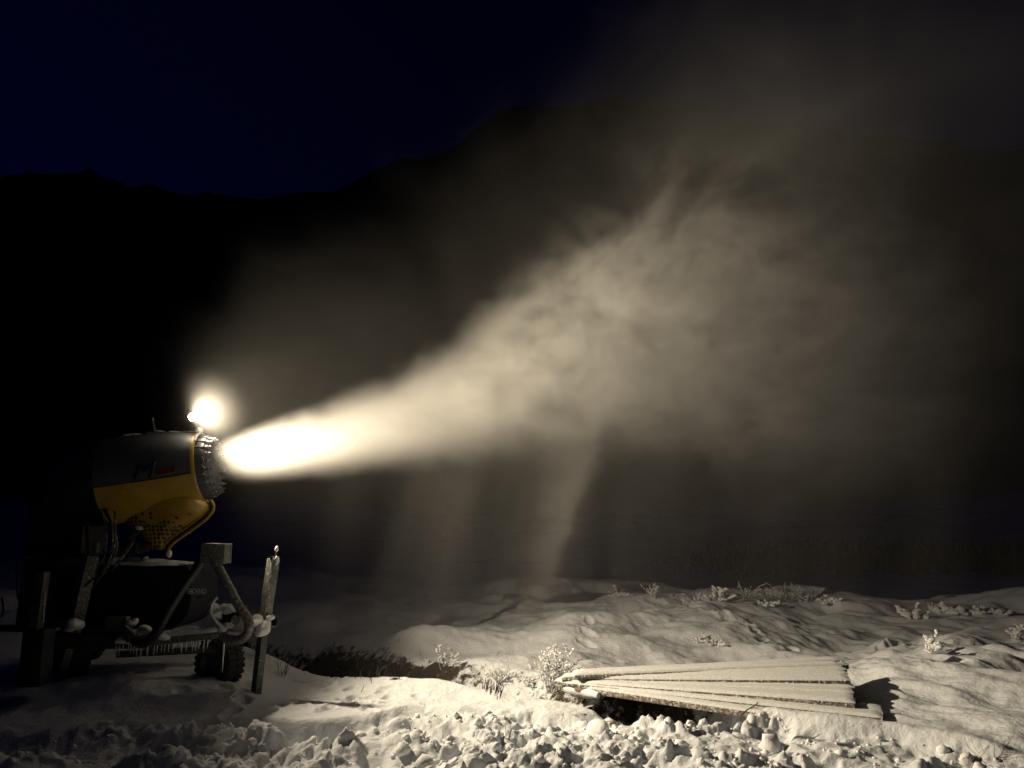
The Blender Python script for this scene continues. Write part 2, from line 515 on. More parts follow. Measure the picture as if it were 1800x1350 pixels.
def ground_material():
    m = bpy.data.materials.new('trampled_snow'); m.use_nodes = True
    nt = m.node_tree; bs = nt.nodes['Principled BSDF']
    bs.inputs['Roughness'].default_value = 0.7
    bs.inputs['Specular IOR Level'].default_value = 0.2
    tc = nt.nodes.new('ShaderNodeTexCoord')
    at = nt.nodes.new('ShaderNodeAttribute'); at.attribute_name = 'bare'
    nz = nt.nodes.new('ShaderNodeTexNoise'); nz.inputs['Scale'].default_value = 9; nz.inputs['Detail'].default_value = 8
    nz.inputs['Roughness'].default_value = 0.7
    nt.links.new(tc.outputs['Object'], nz.inputs['Vector'])
    ad = nt.nodes.new('ShaderNodeMath'); ad.operation = 'MULTIPLY_ADD'
    nt.links.new(nz.outputs[0], ad.inputs[0]); ad.inputs[1].default_value = 1.4
    nt.links.new(at.outputs['Fac'], ad.inputs[2])
    mr = nt.nodes.new('ShaderNodeMapRange'); mr.inputs[1].default_value = 1.15; mr.inputs[2].default_value = 1.35
    nt.links.new(ad.outputs[0], mr.inputs[0])
    soil = nt.nodes.new('ShaderNodeTexNoise'); soil.inputs['Scale'].default_value = 40; soil.inputs['Detail'].default_value = 5
    nt.links.new(tc.outputs['Object'], soil.inputs['Vector'])
    sr = nt.nodes.new('ShaderNodeValToRGB')
    sr.color_ramp.elements[0].position = 0.3; sr.color_ramp.elements[0].color = (0.008, 0.007, 0.005, 1)
    sr.color_ramp.elements[1].position = 0.75; sr.color_ramp.elements[1].color = (0.06, 0.048, 0.034, 1)
    nt.links.new(soil.outputs[0], sr.inputs[0])
    nv = nt.nodes.new('ShaderNodeTexNoise'); nv.inputs['Scale'].default_value = 1.7; nv.inputs['Detail'].default_value = 4
    nt.links.new(tc.outputs['Object'], nv.inputs['Vector'])
    sn = nt.nodes.new('ShaderNodeMix'); sn.data_type = 'RGBA'
    sn.inputs[6].default_value = (0.60, 0.63, 0.68, 1); sn.inputs[7].default_value = (0.67, 0.70, 0.745, 1)
    nt.links.new(nv.outputs[0], sn.inputs[0])
    mx = nt.nodes.new('ShaderNodeMix'); mx.data_type = 'RGBA'
    nt.links.new(mr.outputs[0], mx.inputs[0]); nt.links.new(sn.outputs[2], mx.inputs[6]); nt.links.new(sr.outputs[0], mx.inputs[7])
    nt.links.new(mx.outputs[2], bs.inputs['Base Color'])
    n1 = nt.nodes.new('ShaderNodeTexNoise'); n1.inputs['Scale'].default_value = 24; n1.inputs['Detail'].default_value = 8
    n1.inputs['Roughness'].default_value = 0.62
    nt.links.new(tc.outputs['Object'], n1.inputs['Vector'])
    bp = nt.nodes.new('ShaderNodeBump'); bp.inputs['Strength'].default_value = 0.8; bp.inputs['Distance'].default_value = 0.018
    nt.links.new(n1.outputs[0], bp.inputs['Height']); nt.links.new(bp.outputs[0], bs.inputs['Normal'])
    return m

gd, gs, gt = gully_dist(X.ravel(), Y.ravel())
gd = gd.reshape(X.shape); gs = gs.reshape(X.shape); gt = gt.reshape(X.shape)
steep = sst(0.35, 0.85, np.hypot(np.gradient(H, axis=1) / np.gradient(X, axis=1), np.gradient(H, axis=0) / np.gradient(Y, axis=0)))
near_g = (1 - sst(0.6, 1.25, gd * np.interp(gt, [0, .5, .7], [.80, .85, 1])))
wsoil = near_g * (0.35 + 0.55 * steep) * np.interp(gt, [0, .2, .45, .55, .8, .9, 1], [.9, 1, .9, .45, .8, 1.0, .8])
wsoil = wsoil * (1 - trample_mask(X.ravel(), Y.ravel()).reshape(X.shape)) * (0.4 + 0.6 * (1 - sst(1.5, 2.2, X)))
ground = grid_object('ground', X, Y, H, ground_material(), wsoil)
tag(ground, kind='structure')

def gz(x, y):
    return float(height(np.array([x]), np.array([y]))[0])
def G(u, v):
    """where the sight line (u, v) meets the ground"""
    r = ray(u, v); t = 3.0
    ts = np.concatenate([np.arange(3.5, 14, 0.02), np.arange(14, 60, 0.1)])
    hs = height(r.x * ts, r.y * ts)
    zz = CAM_H + r.z * ts
    k = np.argmax(zz < hs)
    return Vector((r.x * ts[k], r.y * ts[k], float(hs[k])))

# ------------------------------------------------------------------ loose lumps of broken snow
def make_clods():
    mb = MB()
    rr = random.Random(5)
    bases = []
    for k in range(14):
        b = MB().blob((0, 0, 0), (1, 1, 1), sub=2 if k < 7 else 1, amp=0.26, seed=k + 40, sc=3.2)
        bases.append(b)
    pts = []
    while len(pts) < 1500:
        x, y = rr.uniform(-4.6, 4.2), rr.uniform(4.9, 7.3)
        pts.append((x, y))
    a = np.array(pts); tm = trample_mask(a[:, 0], a[:, 1]); hh = height(a[:, 0], a[:, 1])
    V, F, off = [], [], 0
    for (x, y), t, z in zip(pts, tm, hh):
        if t < 0.5 or gully_dist(np.array([x]), np.array([y]))[0][0] < 0.45: continue
        s = min(0.085, 0.006 + rr.expovariate(1 / 0.009) * (3.0 if rr.random() < 0.05 else 1.0))
        if x < -1.0: s *= 0.8
        b = bases[rr.randrange(14)]
        q = Quaternion((rr.uniform(-1, 1), rr.uniform(-1, 1), rr.uniform(-1, 1)), rr.uniform(0, 3)).to_matrix()
        sx, sy, sz = s * rr.uniform(.8, 1.5), s * rr.uniform(.8, 1.4), s * rr.uniform(.7, 1.0)
        Mx = np.array(q)
        vv = (np.array(b.v) * [sx, sy, sz]) @ Mx.T + [x, y, z + s * 0.25]
        V.append(vv); F += [tuple(i + off for i in f) for f in b.f]; off += len(b.v)
    V = np.concatenate(V)
    me = bpy.data.meshes.new('snow_clods'); me.from_pydata([tuple(p) for p in V], [], F); me.update()
    me.polygons.foreach_set('use_smooth', [True] * len(me.polygons))
    me.materials.append(M['snow'])
    o = bpy.data.objects.new('snow_clods', me); COL.objects.link(o)
    tag(o, 'loose clods of broken white snow strewn over the trampled foreground', 'snow', kind='stuff')
make_clods()

# ------------------------------------------------------------------ mountains and far slopes
def ridge(name, prof, d0, d1, d2, base_z, material, rough, seed, umin=-900, umax=2700, n=260, m=60):
    """hillside: rises from distance d0 to its crest at d1, falls behind to d2"""
    us = np.linspace(umin, umax, n)
    vs = np.interp(us, [p[0] for p in prof], [p[1] for p in prof])
    P = []
    for j in range(m):
        t = j / (m - 1)
        d = d0 + (d1 - d0) * min(1, t / 0.75) if t < 0.75 else d1 + (d2 - d1) * (t - 0.75) / 0.25
        k = min(1, t / 0.75) if t < 0.75 else 1 - 0.5 * (t - 0.75) / 0.25
        row = []
        for u, v in zip(us, vs):
            r = ray(u, v); x = r.x / r.y * d1; crest = CAM_H + r.z / r.y * d1
            row.append((x * d / d1, d, base_z + (crest - base_z) * (k ** 1.25)))
        P.append(row)
    P = np.array(P)
    amp = rough * np.minimum(1, np.linspace(0.1, 1.6, m))[:, None]
    P[:, :, 2] += amp * fbm(P[:, :, 0], P[:, :, 1], d1 * 0.09, 5, seed, 0.55)
    return grid_object(name, P[:, :, 0], P[:, :, 1], P[:, :, 2], material)

def slope_mat(name, snow_amt, scale):
    m = bpy.data.materials.new(name); m.use_nodes = True
    nt = m.node_tree; bs = nt.nodes['Principled BSDF']; bs.inputs['Roughness'].default_value = 0.9
    tc = nt.nodes.new('ShaderNodeTexCoord'); nz = nt.nodes.new('ShaderNodeTexNoise')
    nz.inputs['Scale'].default_value = scale; nz.inputs['Detail'].default_value = 8; nz.inputs['Roughness'].default_value = 0.65
    nt.links.new(tc.outputs['Object'], nz.inputs['Vector'])
    cr = nt.nodes.new('ShaderNodeValToRGB')
    cr.color_ramp.elements[0].position = max(0.0, 0.62 - snow_amt * 0.4); cr.color_ramp.elements[0].color = (0.02, 0.025, 0.02, 1)
    cr.color_ramp.elements[1].position = 0.80 - snow_amt * 0.4; cr.color_ramp.elements[1].color = (0.55, 0.57, 0.6, 1)
    nt.links.new(nz.outputs[0], cr.inputs[0]); nt.links.new(cr.outputs[0], bs.inputs['Base Color'])
    return m
mt = ridge('mountains', [(-900, 300), (-300, 360), (0, 332), (90, 312), (160, 300), (240, 318), (330, 332), (470, 322), (580, 342), (700, 288), (850, 226), (950, 184), (1100, 178),
                         (1300, 205), (1500, 232), (1650, 240), (1800, 244), (2200, 320), (2700, 360)], 190, 620, 900, -6, mat('mountain_forest', (0.022, 0.026, 0.022), 0.9, color2=(0.045, 0.05, 0.05), vscale=0.02), 22, 301)
tag(mt, kind='structure')
hl = ridge('hills', [(-900, 880), (0, 890), (450, 872), (700, 900), (950, 915), (1200, 905), (1500, 890), (1800, 870), (2700, 860)], 75, 180, 260, -4.2,
           slope_mat('snowy_hill', 0.85, 0.06), 2.0, 333)
tag(hl, kind='structure')

def far_woods():
    rr = random.Random(3); mb = MB()
    for k in range(900):
        x = rr.uniform(16, 95); y = 62 + rr.uniform(0, 34) + 0.05 * x
        hgt = rr.uniform(1.6, 3.8) * min(1, (x - 12) / 14)
        z = -2.9 - 0.012 * max(0, y - 60)
        n = 6; lv = 4
        for l in range(lv):
            zb = z + hgt * (0.06 + 0.23 * l); rb = hgt * 0.24 * (1 - l / (lv + 0.4))
            vs = [(x + rb * math.cos(a * 6.283 / n + l) * rr.uniform(.7, 1.2), y + rb * math.sin(a * 6.283 / n + l), zb) for a in range(n)] + [(x, y, zb + hgt * 0.34)]
            mb.add(vs, [(a, (a + 1) % n, n) for a in range(n)])
    o = mb.build('distant_woods', mat('conifer_dark', (0.02, 0.028, 0.016), 0.9, var=0.4, vscale=2), smooth=False)
    tag(o, 'low black conifer wood beyond the snowfield at the right', 'woods', kind='stuff')
far_woods()


# ================================================================== the snow gun
BASE = Vector((-4.05, 8.0, 0.0))
gun = empty('snow_gun', BASE, 'yellow fan snow gun with lit lamp on its rim, blowing snow from the left edge', 'snow gun')

AX = (W(366, 818, 8.06) - W(150, 850, 7.93)).normalized()           # barrel axis, tail to mouth
MOUTH = W(359, 822, 8.0)
UPB = (Vector((0, 0, 1)) - AX * AX.z).normalized()
SIDE = AX.cross(UPB).normalized()                                   # towards the camera side (-y)
if SIDE.y > 0: SIDE = -SIDE
def barrel(t, ang, r):
    """point at t along the axis, ang from the top, positive towards the camera"""
    return MOUTH + AX * t + (UPB * math.cos(ang) + SIDE * math.sin(ang)) * r

prof_out = [(-1.42, 0.30), (-1.40, 0.36), (-1.34, 0.405), (-1.15, 0.44), (-0.95, 0.452), (-0.6, 0.455), (-0.3, 0.432), (-0.12, 0.396), (-0.03, 0.378), (0.0, 0.374), (0.008, 0.366), (0.0, 0.352), (-0.06, 0.345), (-0.5, 0.33)]
PAINTED = [p for p in prof_out if -0.96 < p[0] < -0.02][:5]
LIP = prof_out[8:]
def half_shell(a0, a1, n=96, grow=0.0, prof_out=PAINTED):
    mb = MB(); vs = []; m = n + 1
    for t, r in prof_out:
        for k in range(m):
            vs.append(barrel(t, a0 + (a1 - a0) * k / n, r + grow))
    fs = [(i * m + k, i * m + k + 1, (i + 1) * m + k + 1, (i + 1) * m + k) for i in range(len(prof_out) - 1) for k in range(n)]
    return mb.add(vs, fs)
upper = half_shell(-R(104), R(102)).build('upper_cover', M['grey'], gun, angle=50)
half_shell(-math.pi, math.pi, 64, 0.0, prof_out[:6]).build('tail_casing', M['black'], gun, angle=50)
half_shell(-math.pi, math.pi, 96, 0.002, LIP).build('mouth_rim', M['yellow'], gun, angle=50)
lower = half_shell(R(102.4), R(255.6), grow=0.003).build('lower_shell', M['yellow'], gun, angle=50)
for a in (R(102.2), -R(104.2)):
    MB().tube([barrel(t, a, r + 0.006) for t, r in prof_out[5:9]], 0.006, 6).build('shell_seam', M['black'], gun)
# snow lying along the crown of the barrel
ms = MB()
for k in range(12):
    t = -0.95 + k * 0.075
    ms.blob(barrel(t, random.uniform(-.25, .1), 0.452 if t < -0.35 else 0.425), (0.075, 0.10, 0.016), 2, 0.2, 300 + k)
ms.build('snow_cap', M['snow'], upper)

# fairing under the barrel that narrows to the swivel
rows = [(862, 200, 352, .34), (876, 204, 364, .345), (888, 207, 372, .335), (897, 210, 371, .31), (906, 216, 362, .28), (916, 225, 347, .245), (927, 236, 330, .21), (938, 248, 315, .175), (948, 259, 302, .15), (957, 266, 296, .135), (966, 270, 295, .13)]
mb = MB(); NR = 40; vs = []
for v, ul, ur, hd in rows:
    a, b = W(ul, v, 8.0), W(ur, v, 8.0)
    c = (a + b) / 2; hw = (b.x - a.x) / 2
    for k in range(NR):
        th = 2 * math.pi * k / NR
        ct, st = math.cos(th), math.sin(th)
        vs.append((c.x + hw * math.copysign(abs(ct) ** 0.62, ct), 8.0 + hd * math.copysign(abs(st) ** 0.75, st), c.z))
fs = [(i * NR + k, i * NR + (k + 1) % NR, (i + 1) * NR + (k + 1) % NR, (i + 1) * NR + k) for i in range(len(rows) - 1) for k in range(NR)]
fs += [tuple(range(NR)), tuple((len(rows) - 1) * NR + k for k in range(NR))[::-1]]
mb.add(vs, fs).build('fairing', M['mosaic'], gun, angle=50)
# the raised double flange along its front edge with the dark joint between
edge = [(366, 880), (371, 888), (370, 897), (360, 908), (345, 920), (328, 932), (312, 943), (300, 952), (293, 960), (291, 969)]
for off, nm, mm, rad in ((-6, 'flange', M['yellow'], 0.020), (0, 'joint_strip', M['black'], 0.010), (6, 'flange', M['yellow'], 0.020)):
    pts = []
    for i, (u, v) in enumerate(edge):
        pts.append(W(u + off * 0.75, v + abs(off) * 0.0 + (off * 0.35 if i > 2 else 0), 8.0 - 0.055 - 0.012 * abs(off) / 6))
    MB().tube(pts, rad, 8).build(nm, mm, gun)

# writing on the near flank
def text(body, loc, size, material, parent, name, rot=(R(90), 0, 0), shear=0.0, ext=0.002, sx=1.0):
    cu = bpy.data.curves.new(name, 'FONT'); cu.body = body; cu.size = size; cu.extrude = ext; cu.shear = shear; cu.offset = 0.0
    cu.align_x = 'CENTER'; cu.align_y = 'CENTER'
    o0 = bpy.data.objects.new(name + '_c', cu); COL.objects.link(o0)
    dg = bpy.context.evaluated_depsgraph_get()
    me = bpy.data.meshes.new_from_object(o0.evaluated_get(dg))
    bpy.data.objects.remove(o0)
    o = bpy.data.objects.new(name, me); COL.objects.link(o)
    me.materials.clear(); me.materials.append(material)
    o.parent = parent; o.location = Vector(loc) - parent_world(parent); o.rotation_euler = rot; o.scale = (sx, 1, 1)
    return o
side_y = 7.95 - 0.463
text('M', W(249, 829, side_y - 0.004), 0.23, M['print_black'], gun, 'printed_letter', rot=(R(90), -R(6), 0), shear=0.3, ext=0.005, sx=1.15)
MB().add([W(273, 826, side_y - .004), W(309, 818, side_y - .002), W(306, 829, side_y - .004), W(271, 836, side_y - .005)], [(0, 1, 2, 3)]).build('red_flash', M['print_red'], gun, smooth=False)

# nozzle crown: ring with wedge nozzles standing out of the mouth
MB().lathe(MOUTH, AX, [(-0.05, 0.342), (0.05, 0.335), (0.075, 0.315), (0.075, 0.285), (0.0, 0.275), (-0.10, 0.28)], 64).build('nozzle_ring', M['nozzle'], gun)
NN = 22
nz0 = None
for k in range(NN):
    a = 2 * math.pi * k / NN + 0.05
    if nz0 is None:
        o_ = MOUTH
        mbn = MB()
        # local frame: x along the axis, z radial
        def bx(x0, x1, w0, w1, z0, z1, z0b, z1b):
            vs = [(x0, -w0, z0), (x0, w0, z0), (x0, w0, z1), (x0, -w0, z1), (x1, -w1, z0b), (x1, w1, z0b), (x1, w1, z1b), (x1, -w1, z1b)]
            mbn.add(vs, [(0, 1, 2, 3), (7, 6, 5, 4), (0, 4, 5, 1), (1, 5, 6, 2), (2, 6, 7, 3), (3, 7, 4, 0)])
        bx(-0.04, 0.09, .036, .028, .300, .352, .270, .335)
        bx(0.088, 0.125, .020, .014, .275, .325, .272, .310)
        mbn.tube([(0.13, 0, .30), (0.155, 0, .295)], 0.009, 8)
        me = bpy.data.meshes.new('nozzle'); me.from_pydata(mbn.v, [], mbn.f); me.update()
        bm = bmesh.new(); bm.from_mesh(me); bmesh.ops.recalc_face_normals(bm, faces=bm.faces)
        bmesh.ops.bevel(bm, geom=[e for e in bm.edges if len(e.link_faces) == 2 and e.calc_face_angle(0) > R(50)], offset=0.003, segments=1, affect='EDGES')
        bm.to_mesh(me); bm.free(); me.materials.append(M['nozzle']); nz0 = me
    o = bpy.data.objects.new('nozzle', nz0); COL.objects.link(o); o.parent = gun
    rad = UPB * math.cos(a) + SIDE * math.sin(a)
    Mx = Matrix((AX, rad.cross(AX), rad)).transposed().to_4x4()
    Mx.translation = MOUTH - BASE
    o.matrix_local = Mx
# fan and guard at the tail, hub inside
MB().lathe(MOUTH, AX, [(-1.30, 0.05), (-1.0, 0.12), (-0.3, 0.12), (-0.15, 0.0)], 24).build('fan_hub', M['black'], gun)
gr = MB()
for r_ in (0.08, 0.14, 0.20, 0.26, 0.31):
    gr.tube([barrel(-1.46, a * math.pi / 18, r_) for a in range(37)], 0.005, 5, cap=False)
for k in range(12):
    gr.tube([barrel(-1.47, k * math.pi / 6, 0.03), barrel(-1.45, k * math.pi / 6, 0.32)], 0.006, 5)
gr.build('intake_grille', M['steel_dark'], gun)
hub = Vector(MOUTH)
bl0 = None
for k in range(8):
    a = k * math.pi / 4
    if bl0 is None:
        mbb = MB().add([(-.03, -.04, .10), (.03, .05, .10), (.05, .06, .32), (-.05, -.05, .32), (-.025, -.04, .10), (.035, .05, .10), (.055, .06, .32), (-.045, -.05, .32)],
                       [(0, 1, 2, 3), (7, 6, 5, 4), (0, 4, 5, 1), (1, 5, 6, 2), (2, 6, 7, 3), (3, 7, 4, 0)])
        bl0 = bpy.data.meshes.new('fan_blade'); bl0.from_pydata(mbb.v, [], mbb.f); bl0.update(); bl0.materials.append(M['steel_dark'])
    o = bpy.data.objects.new('fan_blade', bl0); COL.objects.link(o); o.parent = gun
    rad = UPB * math.cos(a) + SIDE * math.sin(a)
    Mx = Matrix((AX, rad.cross(AX), rad)).transposed().to_4x4(); Mx.translation = MOUTH + AX * -0.95 - BASE
    o.matrix_local = Mx

# rod on top of the barrel
MB().tube([W(273, 762, 8.0), W(270, 748, 8.0), W(268, 734, 8.0)], [0.013, 0.011, 0.010], 8).build('aerial', M['steel'], gun)
# lamp bracket, knob of snow, lamp
MB().tube([barrel(-0.03, 0.0, 0.36), W(351, 762, 7.98), W(347, 752, 7.99), LAMP + Vector((-0.02, 0, -0.06))], [0.020, 0.018, 0.016, 0.016], 8).build('lamp_bracket', M['steel'], gun)
lampb = MB()
bd = Vector((0.72, -0.68, -0.05)).normalized()
LC = LAMP + Vector((-0.055, 0.03, 0.0))
lampb.lathe(LC, bd, [(-0.10, 0.0), (-0.10, 0.030), (-0.07, 0.040), (-0.03, 0.046), (0.0, 0.048), (0.008, 0.045), (-0.002, 0.040)], 32)
lamp_o = lampb.build('lamp_housing', M['steel_dark'], gun)
fins = MB()
for k in range(5):
    fins.lathe(LC, bd, [(-0.095 + k * 0.016, 0.030), (-0.095 + k * 0.016, 0.050), (-0.091 + k * 0.016, 0.050), (-0.091 + k * 0.016, 0.030)], 24)
fins.build('cooling_fins', M['steel_dark'], lamp_o)
MB().lathe(LC, bd, [(-0.002, 0.041), (0.022, 0.038), (0.038, 0.026), (0.046, 0.0)], 32).build('lamp_glass', M['lamp_glow'], lamp_o)
MB().blob(W(349, 757, 7.985), (0.050, 0.05, 0.036), 3, 0.10, 9).build('snow_knob', M['snow'], gun)
# stay from the bracket to the crown
MB().tube([W(353, 760, 7.96), W(360, 772, 7.955), W(366, 784, 7.95)], 0.008, 6).build('stay', M['steel'], gun)
# rime crusted on the front lip near the lamp
rl = MB()
rl.tube([barrel(0.004, a, 0.371) for a in [R(x) for x in range(-20, 50, 6)]], 0.014, 8)
rl.build('rime_edge', M['rime'], gun)

# swivel, turntable, hydraulic parts
mb = MB()
c0 = W(281, 966, 8.0)
mb.lathe(c0, (0, 0, -1), [(-0.01, 0.0), (-0.01, 0.12), (0.03, 0.13), (0.035, 0.16), (0.06, 0.165), (0.065, 0.14), (0.09, 0.14), (0.095, 0.19), (0.12, 0.195), (0.125, 0.15), (0.17, 0.15)], 36)
mb.build('swivel', M['steel_dark'], gun)
MB().tube([W(212, 962, 7.93), W(250, 925, 7.9)], 0.035, 12).build('tilt_cylinder', M['steel_dark'], gun)
MB().tube([W(248, 927, 7.9), W(262, 912, 7.9)], 0.018, 10).build('cylinder_rod', M['steel'], gun)
MB().blob(W(245, 928, 7.80), (0.05, 0.03, 0.028), 2, 0.2, 12).build('snow_clump', M['snow'], gun)
MB().blob(W(297, 974, 7.83), (0.036, 0.03, 0.042), 2, 0.12, 13).build('snow_clump', M['snow'], gun)
MB().blob(W(256, 981, 7.83), (0.028, 0.03, 0.02), 2, 0.12, 14).build('snow_clump', M['snow'], gun)
MB().box(W(222, 968, 7.98), (0.34, 0.30, 0.10), Matrix.Rotation(R(-14), 3, 'Y')).build('turntable_arm', M['steel_dark'], gun, bevel=0.01)

# compressor cabinet with rounded end
cab = MB()
c = W(250, 1045, 8.0)
pr = []
zt, zb_ = W(250, 992, 8.0).z, W(250, 1100, 8.0).z
xl, xr_ = W(146, 1040, 8.0).x, W(356, 1040, 8.0).x
out = [(xl, zt - 0.10), (xl + 0.06, zt)]
out += [(xr_ - 0.10, zt)] + [(xr_ - 0.10 + 0.10 * math.sin(a), zt - 0.16 + 0.16 * math.cos(a)) for a in [R(k) for k in range(15, 91, 15)]]
out += [(xr_ + 0.004, zb_ + 0.26), (xr_ - 0.02, zb_ + 0.14), (xr_ - 0.08, zb_ + 0.05), (xr_ - 0.18, zb_), (xl + 0.12, zb_), (xl + 0.02, zb_ + 0.12)]
n = len(out); vs = [(x, 7.72, z) for x, z in out] + [(x, 8.42, z) for x, z in out]
fs = [tuple(range(n))[::-1], tuple(n + k for k in range(n))] + [(k, (k + 1) % n, n + (k + 1) % n, n + k) for k in range(n)]
cabo = cab.add(vs, fs).build('cabinet', M['cabinet'], gun, bevel=0.03, angle=30)
text('TECHNO', W(345, 1040, 7.716), 0.078, M['print_white'], cabo, 'printed_name', ext=0.002, sx=0.62)
MB().box(W(350, 1050, 7.716), (0.050, 0.004, 0.016)).build('printed_line', M['grey'], cabo)
MB().box(W(300, 1045, 7.714), (0.008, 0.008, 0.42)).build('panel_joint', M['black'], cabo)
MB().box(W(226, 1045, 7.714), (0.008, 0.008, 0.42)).build('panel_joint', M['black'], cabo)
lid = MB()
rr = random.Random(4)
def snow_strip(u0, v0, u1, v1, d, w, h, n, seed, parent, name='snow_cover', hump=0.35):
    """strip of snow lying along a bar, thickness varying"""
    p0, p1 = W(u0, v0, d), W(u1, v1, d); rq = random.Random(seed); K = 10; vs = []; m = MB()
    for i in range(n + 1):
        t = i / n; p = p0.lerp(p1, t)
        e = min(1, min(t, 1 - t) * n * 0.6 + 0.25)
        hh = h * e * (1 + hump * (math.sin(t * 9 + seed) * 0.5 + rq.uniform(-.5, .5))); ww = w * (0.92 + 0.12 * rq.random()) * (0.6 + 0.4 * e)
        for k in range(K):
            a = math.pi * k / (K - 1)
            vs.append(p + Vector((0, -math.cos(a) * ww / 2, math.sin(a) ** 0.7 * hh - 0.01)))
    fs = [(i * K + k, i * K + k + 1, (i + 1) * K + k + 1, (i + 1) * K + k) for i in range(n) for k in range(K - 1)]
    fs += [tuple(range(K)), tuple(n * K + k for k in range(K))[::-1]]
    return m.add(vs, fs).build(name, M['snow'], parent, angle=60)
snow_strip(188, 987, 338, 993, 8.05, 0.62, 0.045, 24, 3, cabo)
for k, (u, v, s) in enumerate([(205, 983, .07), (232, 984, .09), (262, 987, .06), (300, 989, .07), (318, 991, .05)]):
    lid.blob(W(u, v, 7.85 + 0.1 * (k % 2)), (s, s * .9, s * .35), 2, 0.2, 60 + k)
lid.build('snow_lump', M['snow'], cabo)

# bent lifting frame in front of the cabinet
y_f = 7.42
MB().box(W(380, 973, y_f), (0.235, 0.20, 0.190)).build('head_plate', M['steel'], gun, bevel=0.008)
snow_strip(361, 956, 400, 957, y_f, 0.20, 0.018, 8, 5, gun)
def smooth_path(pts, n=6):
    out = []
    for i in range(len(pts) - 1):
        p0 = pts[max(i - 1, 0)]; p1 = pts[i]; p2 = pts[i + 1]; p3 = pts[min(i + 2, len(pts) - 1)]
        for k in range(n):
            t = k / n
            out.append(0.5 * ((2 * p1) + (p2 - p0) * t + (2 * p0 - 5 * p1 + 4 * p2 - p3) * t * t + (3 * p1 - p0 - 3 * p2 + p3) * t ** 3))
    out.append(pts[-1]); return out
def wpath(l, n=6):
    return smooth_path([W(*q) for q in l], n)
MB().tube(wpath([(372, 978, 7.36), (388, 1005, 7.33), (404, 1035, 7.3), (421, 1067, 7.28), (434, 1085, 7.28), (438, 1102, 7.28), (432, 1117, 7.3), (418, 1125, 7.32), (402, 1124, 7.34), (390, 1117, 7.36)]), 0.044, 14).build('bent_tube', M['steel'], gun)
MB().tube(wpath([(362, 968, 7.45), (348, 995, 7.4), (325, 1028, 7.35), (301, 1066, 7.3), (281, 1102, 7.28), (266, 1122, 7.28), (250, 1131, 7.3), (236, 1124, 7.33), (232, 1110, 7.36)]), 0.046, 14).build('bent_tube', M['black'], gun)
MB().tube(wpath([(382, 1050, 7.30), (374, 1060, 7.30), (371, 1074, 7.30), (377, 1088, 7.30), (388, 1099, 7.30), (397, 1104, 7.3)]), [0.013] * 31, 8).build('cable_arc', M['rime'], gun)
# snow and fittings caught in the crook of the right tube
for k, (u, v, s) in enumerate([(388, 1076, (.10, .07, .06)), (402, 1072, (.07, .06, .045)), (394, 1105, (.07, .07, .05)), (412, 1114, (.085, .06, .035)), (404, 1097, (.05, .05, .04)), (377, 1070, (.05, .05, .05))]):
    MB().blob(W(u, v, 7.40), s, 3, 0.18, 80 + k, 2.6).build('snow_clump', M['snow'], gun)
MB().box(W(408, 1085, 7.40), (0.16, 0.10, 0.09)).build('coupling_block', M['black'], gun, bevel=0.01)
MB().tube([W(414, 1090, 7.42), W(414, 1090, 7.28)], 0.042, 16).build('coupling_cap', M['steel'], gun)
MB().box(W(424, 1096, 7.40), (0.11, 0.06, 0.15), Matrix.Rotation(R(20), 3, 'Y')).build('coupling_plate', M['rime'], gun, bevel=0.01)
MB().tube([W(433, 1076, 7.3), W(433.5, 1064, 7.3)], 0.007, 6).build('pin', M['steel'], gun)

# chassis: main beam, cross beams, icicles
MB().bar(W(96, 1128, 7.5), W(300, 1128, 7.5), 0.12, 0.10).build('chassis_beam', M['steel_dark'], gun, bevel=0.008)
beam = MB().bar(W(250, 1128, 7.36), W(381, 1114, 7.36), 0.085, 0.09).build('front_beam', M['steel'], gun, bevel=0.008)
snow_strip(262, 1119, 383, 1108, 7.36, 0.115, 0.045, 22, 6, beam)
snow_strip(205, 1124, 262, 1128, 7.42, 0.12, 0.040, 10, 8, beam)
snow_strip(300, 1110, 362, 1106, 7.36, 0.10, 0.045, 10, 16, beam, 'snow_cover')
MB().bar(W(60, 1118, 8.4), W(440, 1114, 8.4), 0.10, 0.08).build('rear_beam', M['steel_dark'], gun, bevel=0.008)
MB().bar(W(205, 1150, 7.55), W(400, 1140, 7.7), 0.06, 0.06).build('axle', M['steel_dark'], gun)
MB().bar(W(218, 1106, 7.32), W(234, 1122, 7.32), 0.10, 0.08).build('bracket', M['steel_dark'], gun, bevel=0.006)
MB().box(W(207, 1096, 7.5), (0.20, 0.10, 0.13)).build('valve_box', mat('dull_yellow_green', (0.16, 0.16, 0.06), 0.6, var=0.3, frost=0.2), gun, bevel=0.008)
MB().blob(W(130, 1098, 7.40), (0.085, 0.07, 0.07), 3, 0.15, 91).build('snow_clump', M['snow'], gun)
MB().blob(W(232, 1095, 7.45), (0.05, 0.05, 0.05), 3, 0.2, 92).build('snow_clump', M['snow'], gun)
MB().blob(W(250, 1110, 7.5), (0.10, 0.08, 0.05), 3, 0.2, 93).build('snow_clump', M['snow'], gun)
MB().blob(W(226, 1128, 7.38), (0.13, 0.05, 0.028), 3, 0.2, 94).build('snow_clump', M['snow'], gun)
MB().blob(W(290, 1118, 7.34), (0.07, 0.06, 0.05), 3, 0.15, 95).build('snow_clump', M['snow'], gun)
ic = None; rr = random.Random(8)
ICE = [(206 + k * 6.1 + rr.uniform(-2, 2), 1136 - k * 0.5, rr.uniform(8, 26)) for k in range(28)] + [(395, 1120, 60), (350, 1118, 22), (366, 1117, 26), (248, 1140, 30)]
icem = []
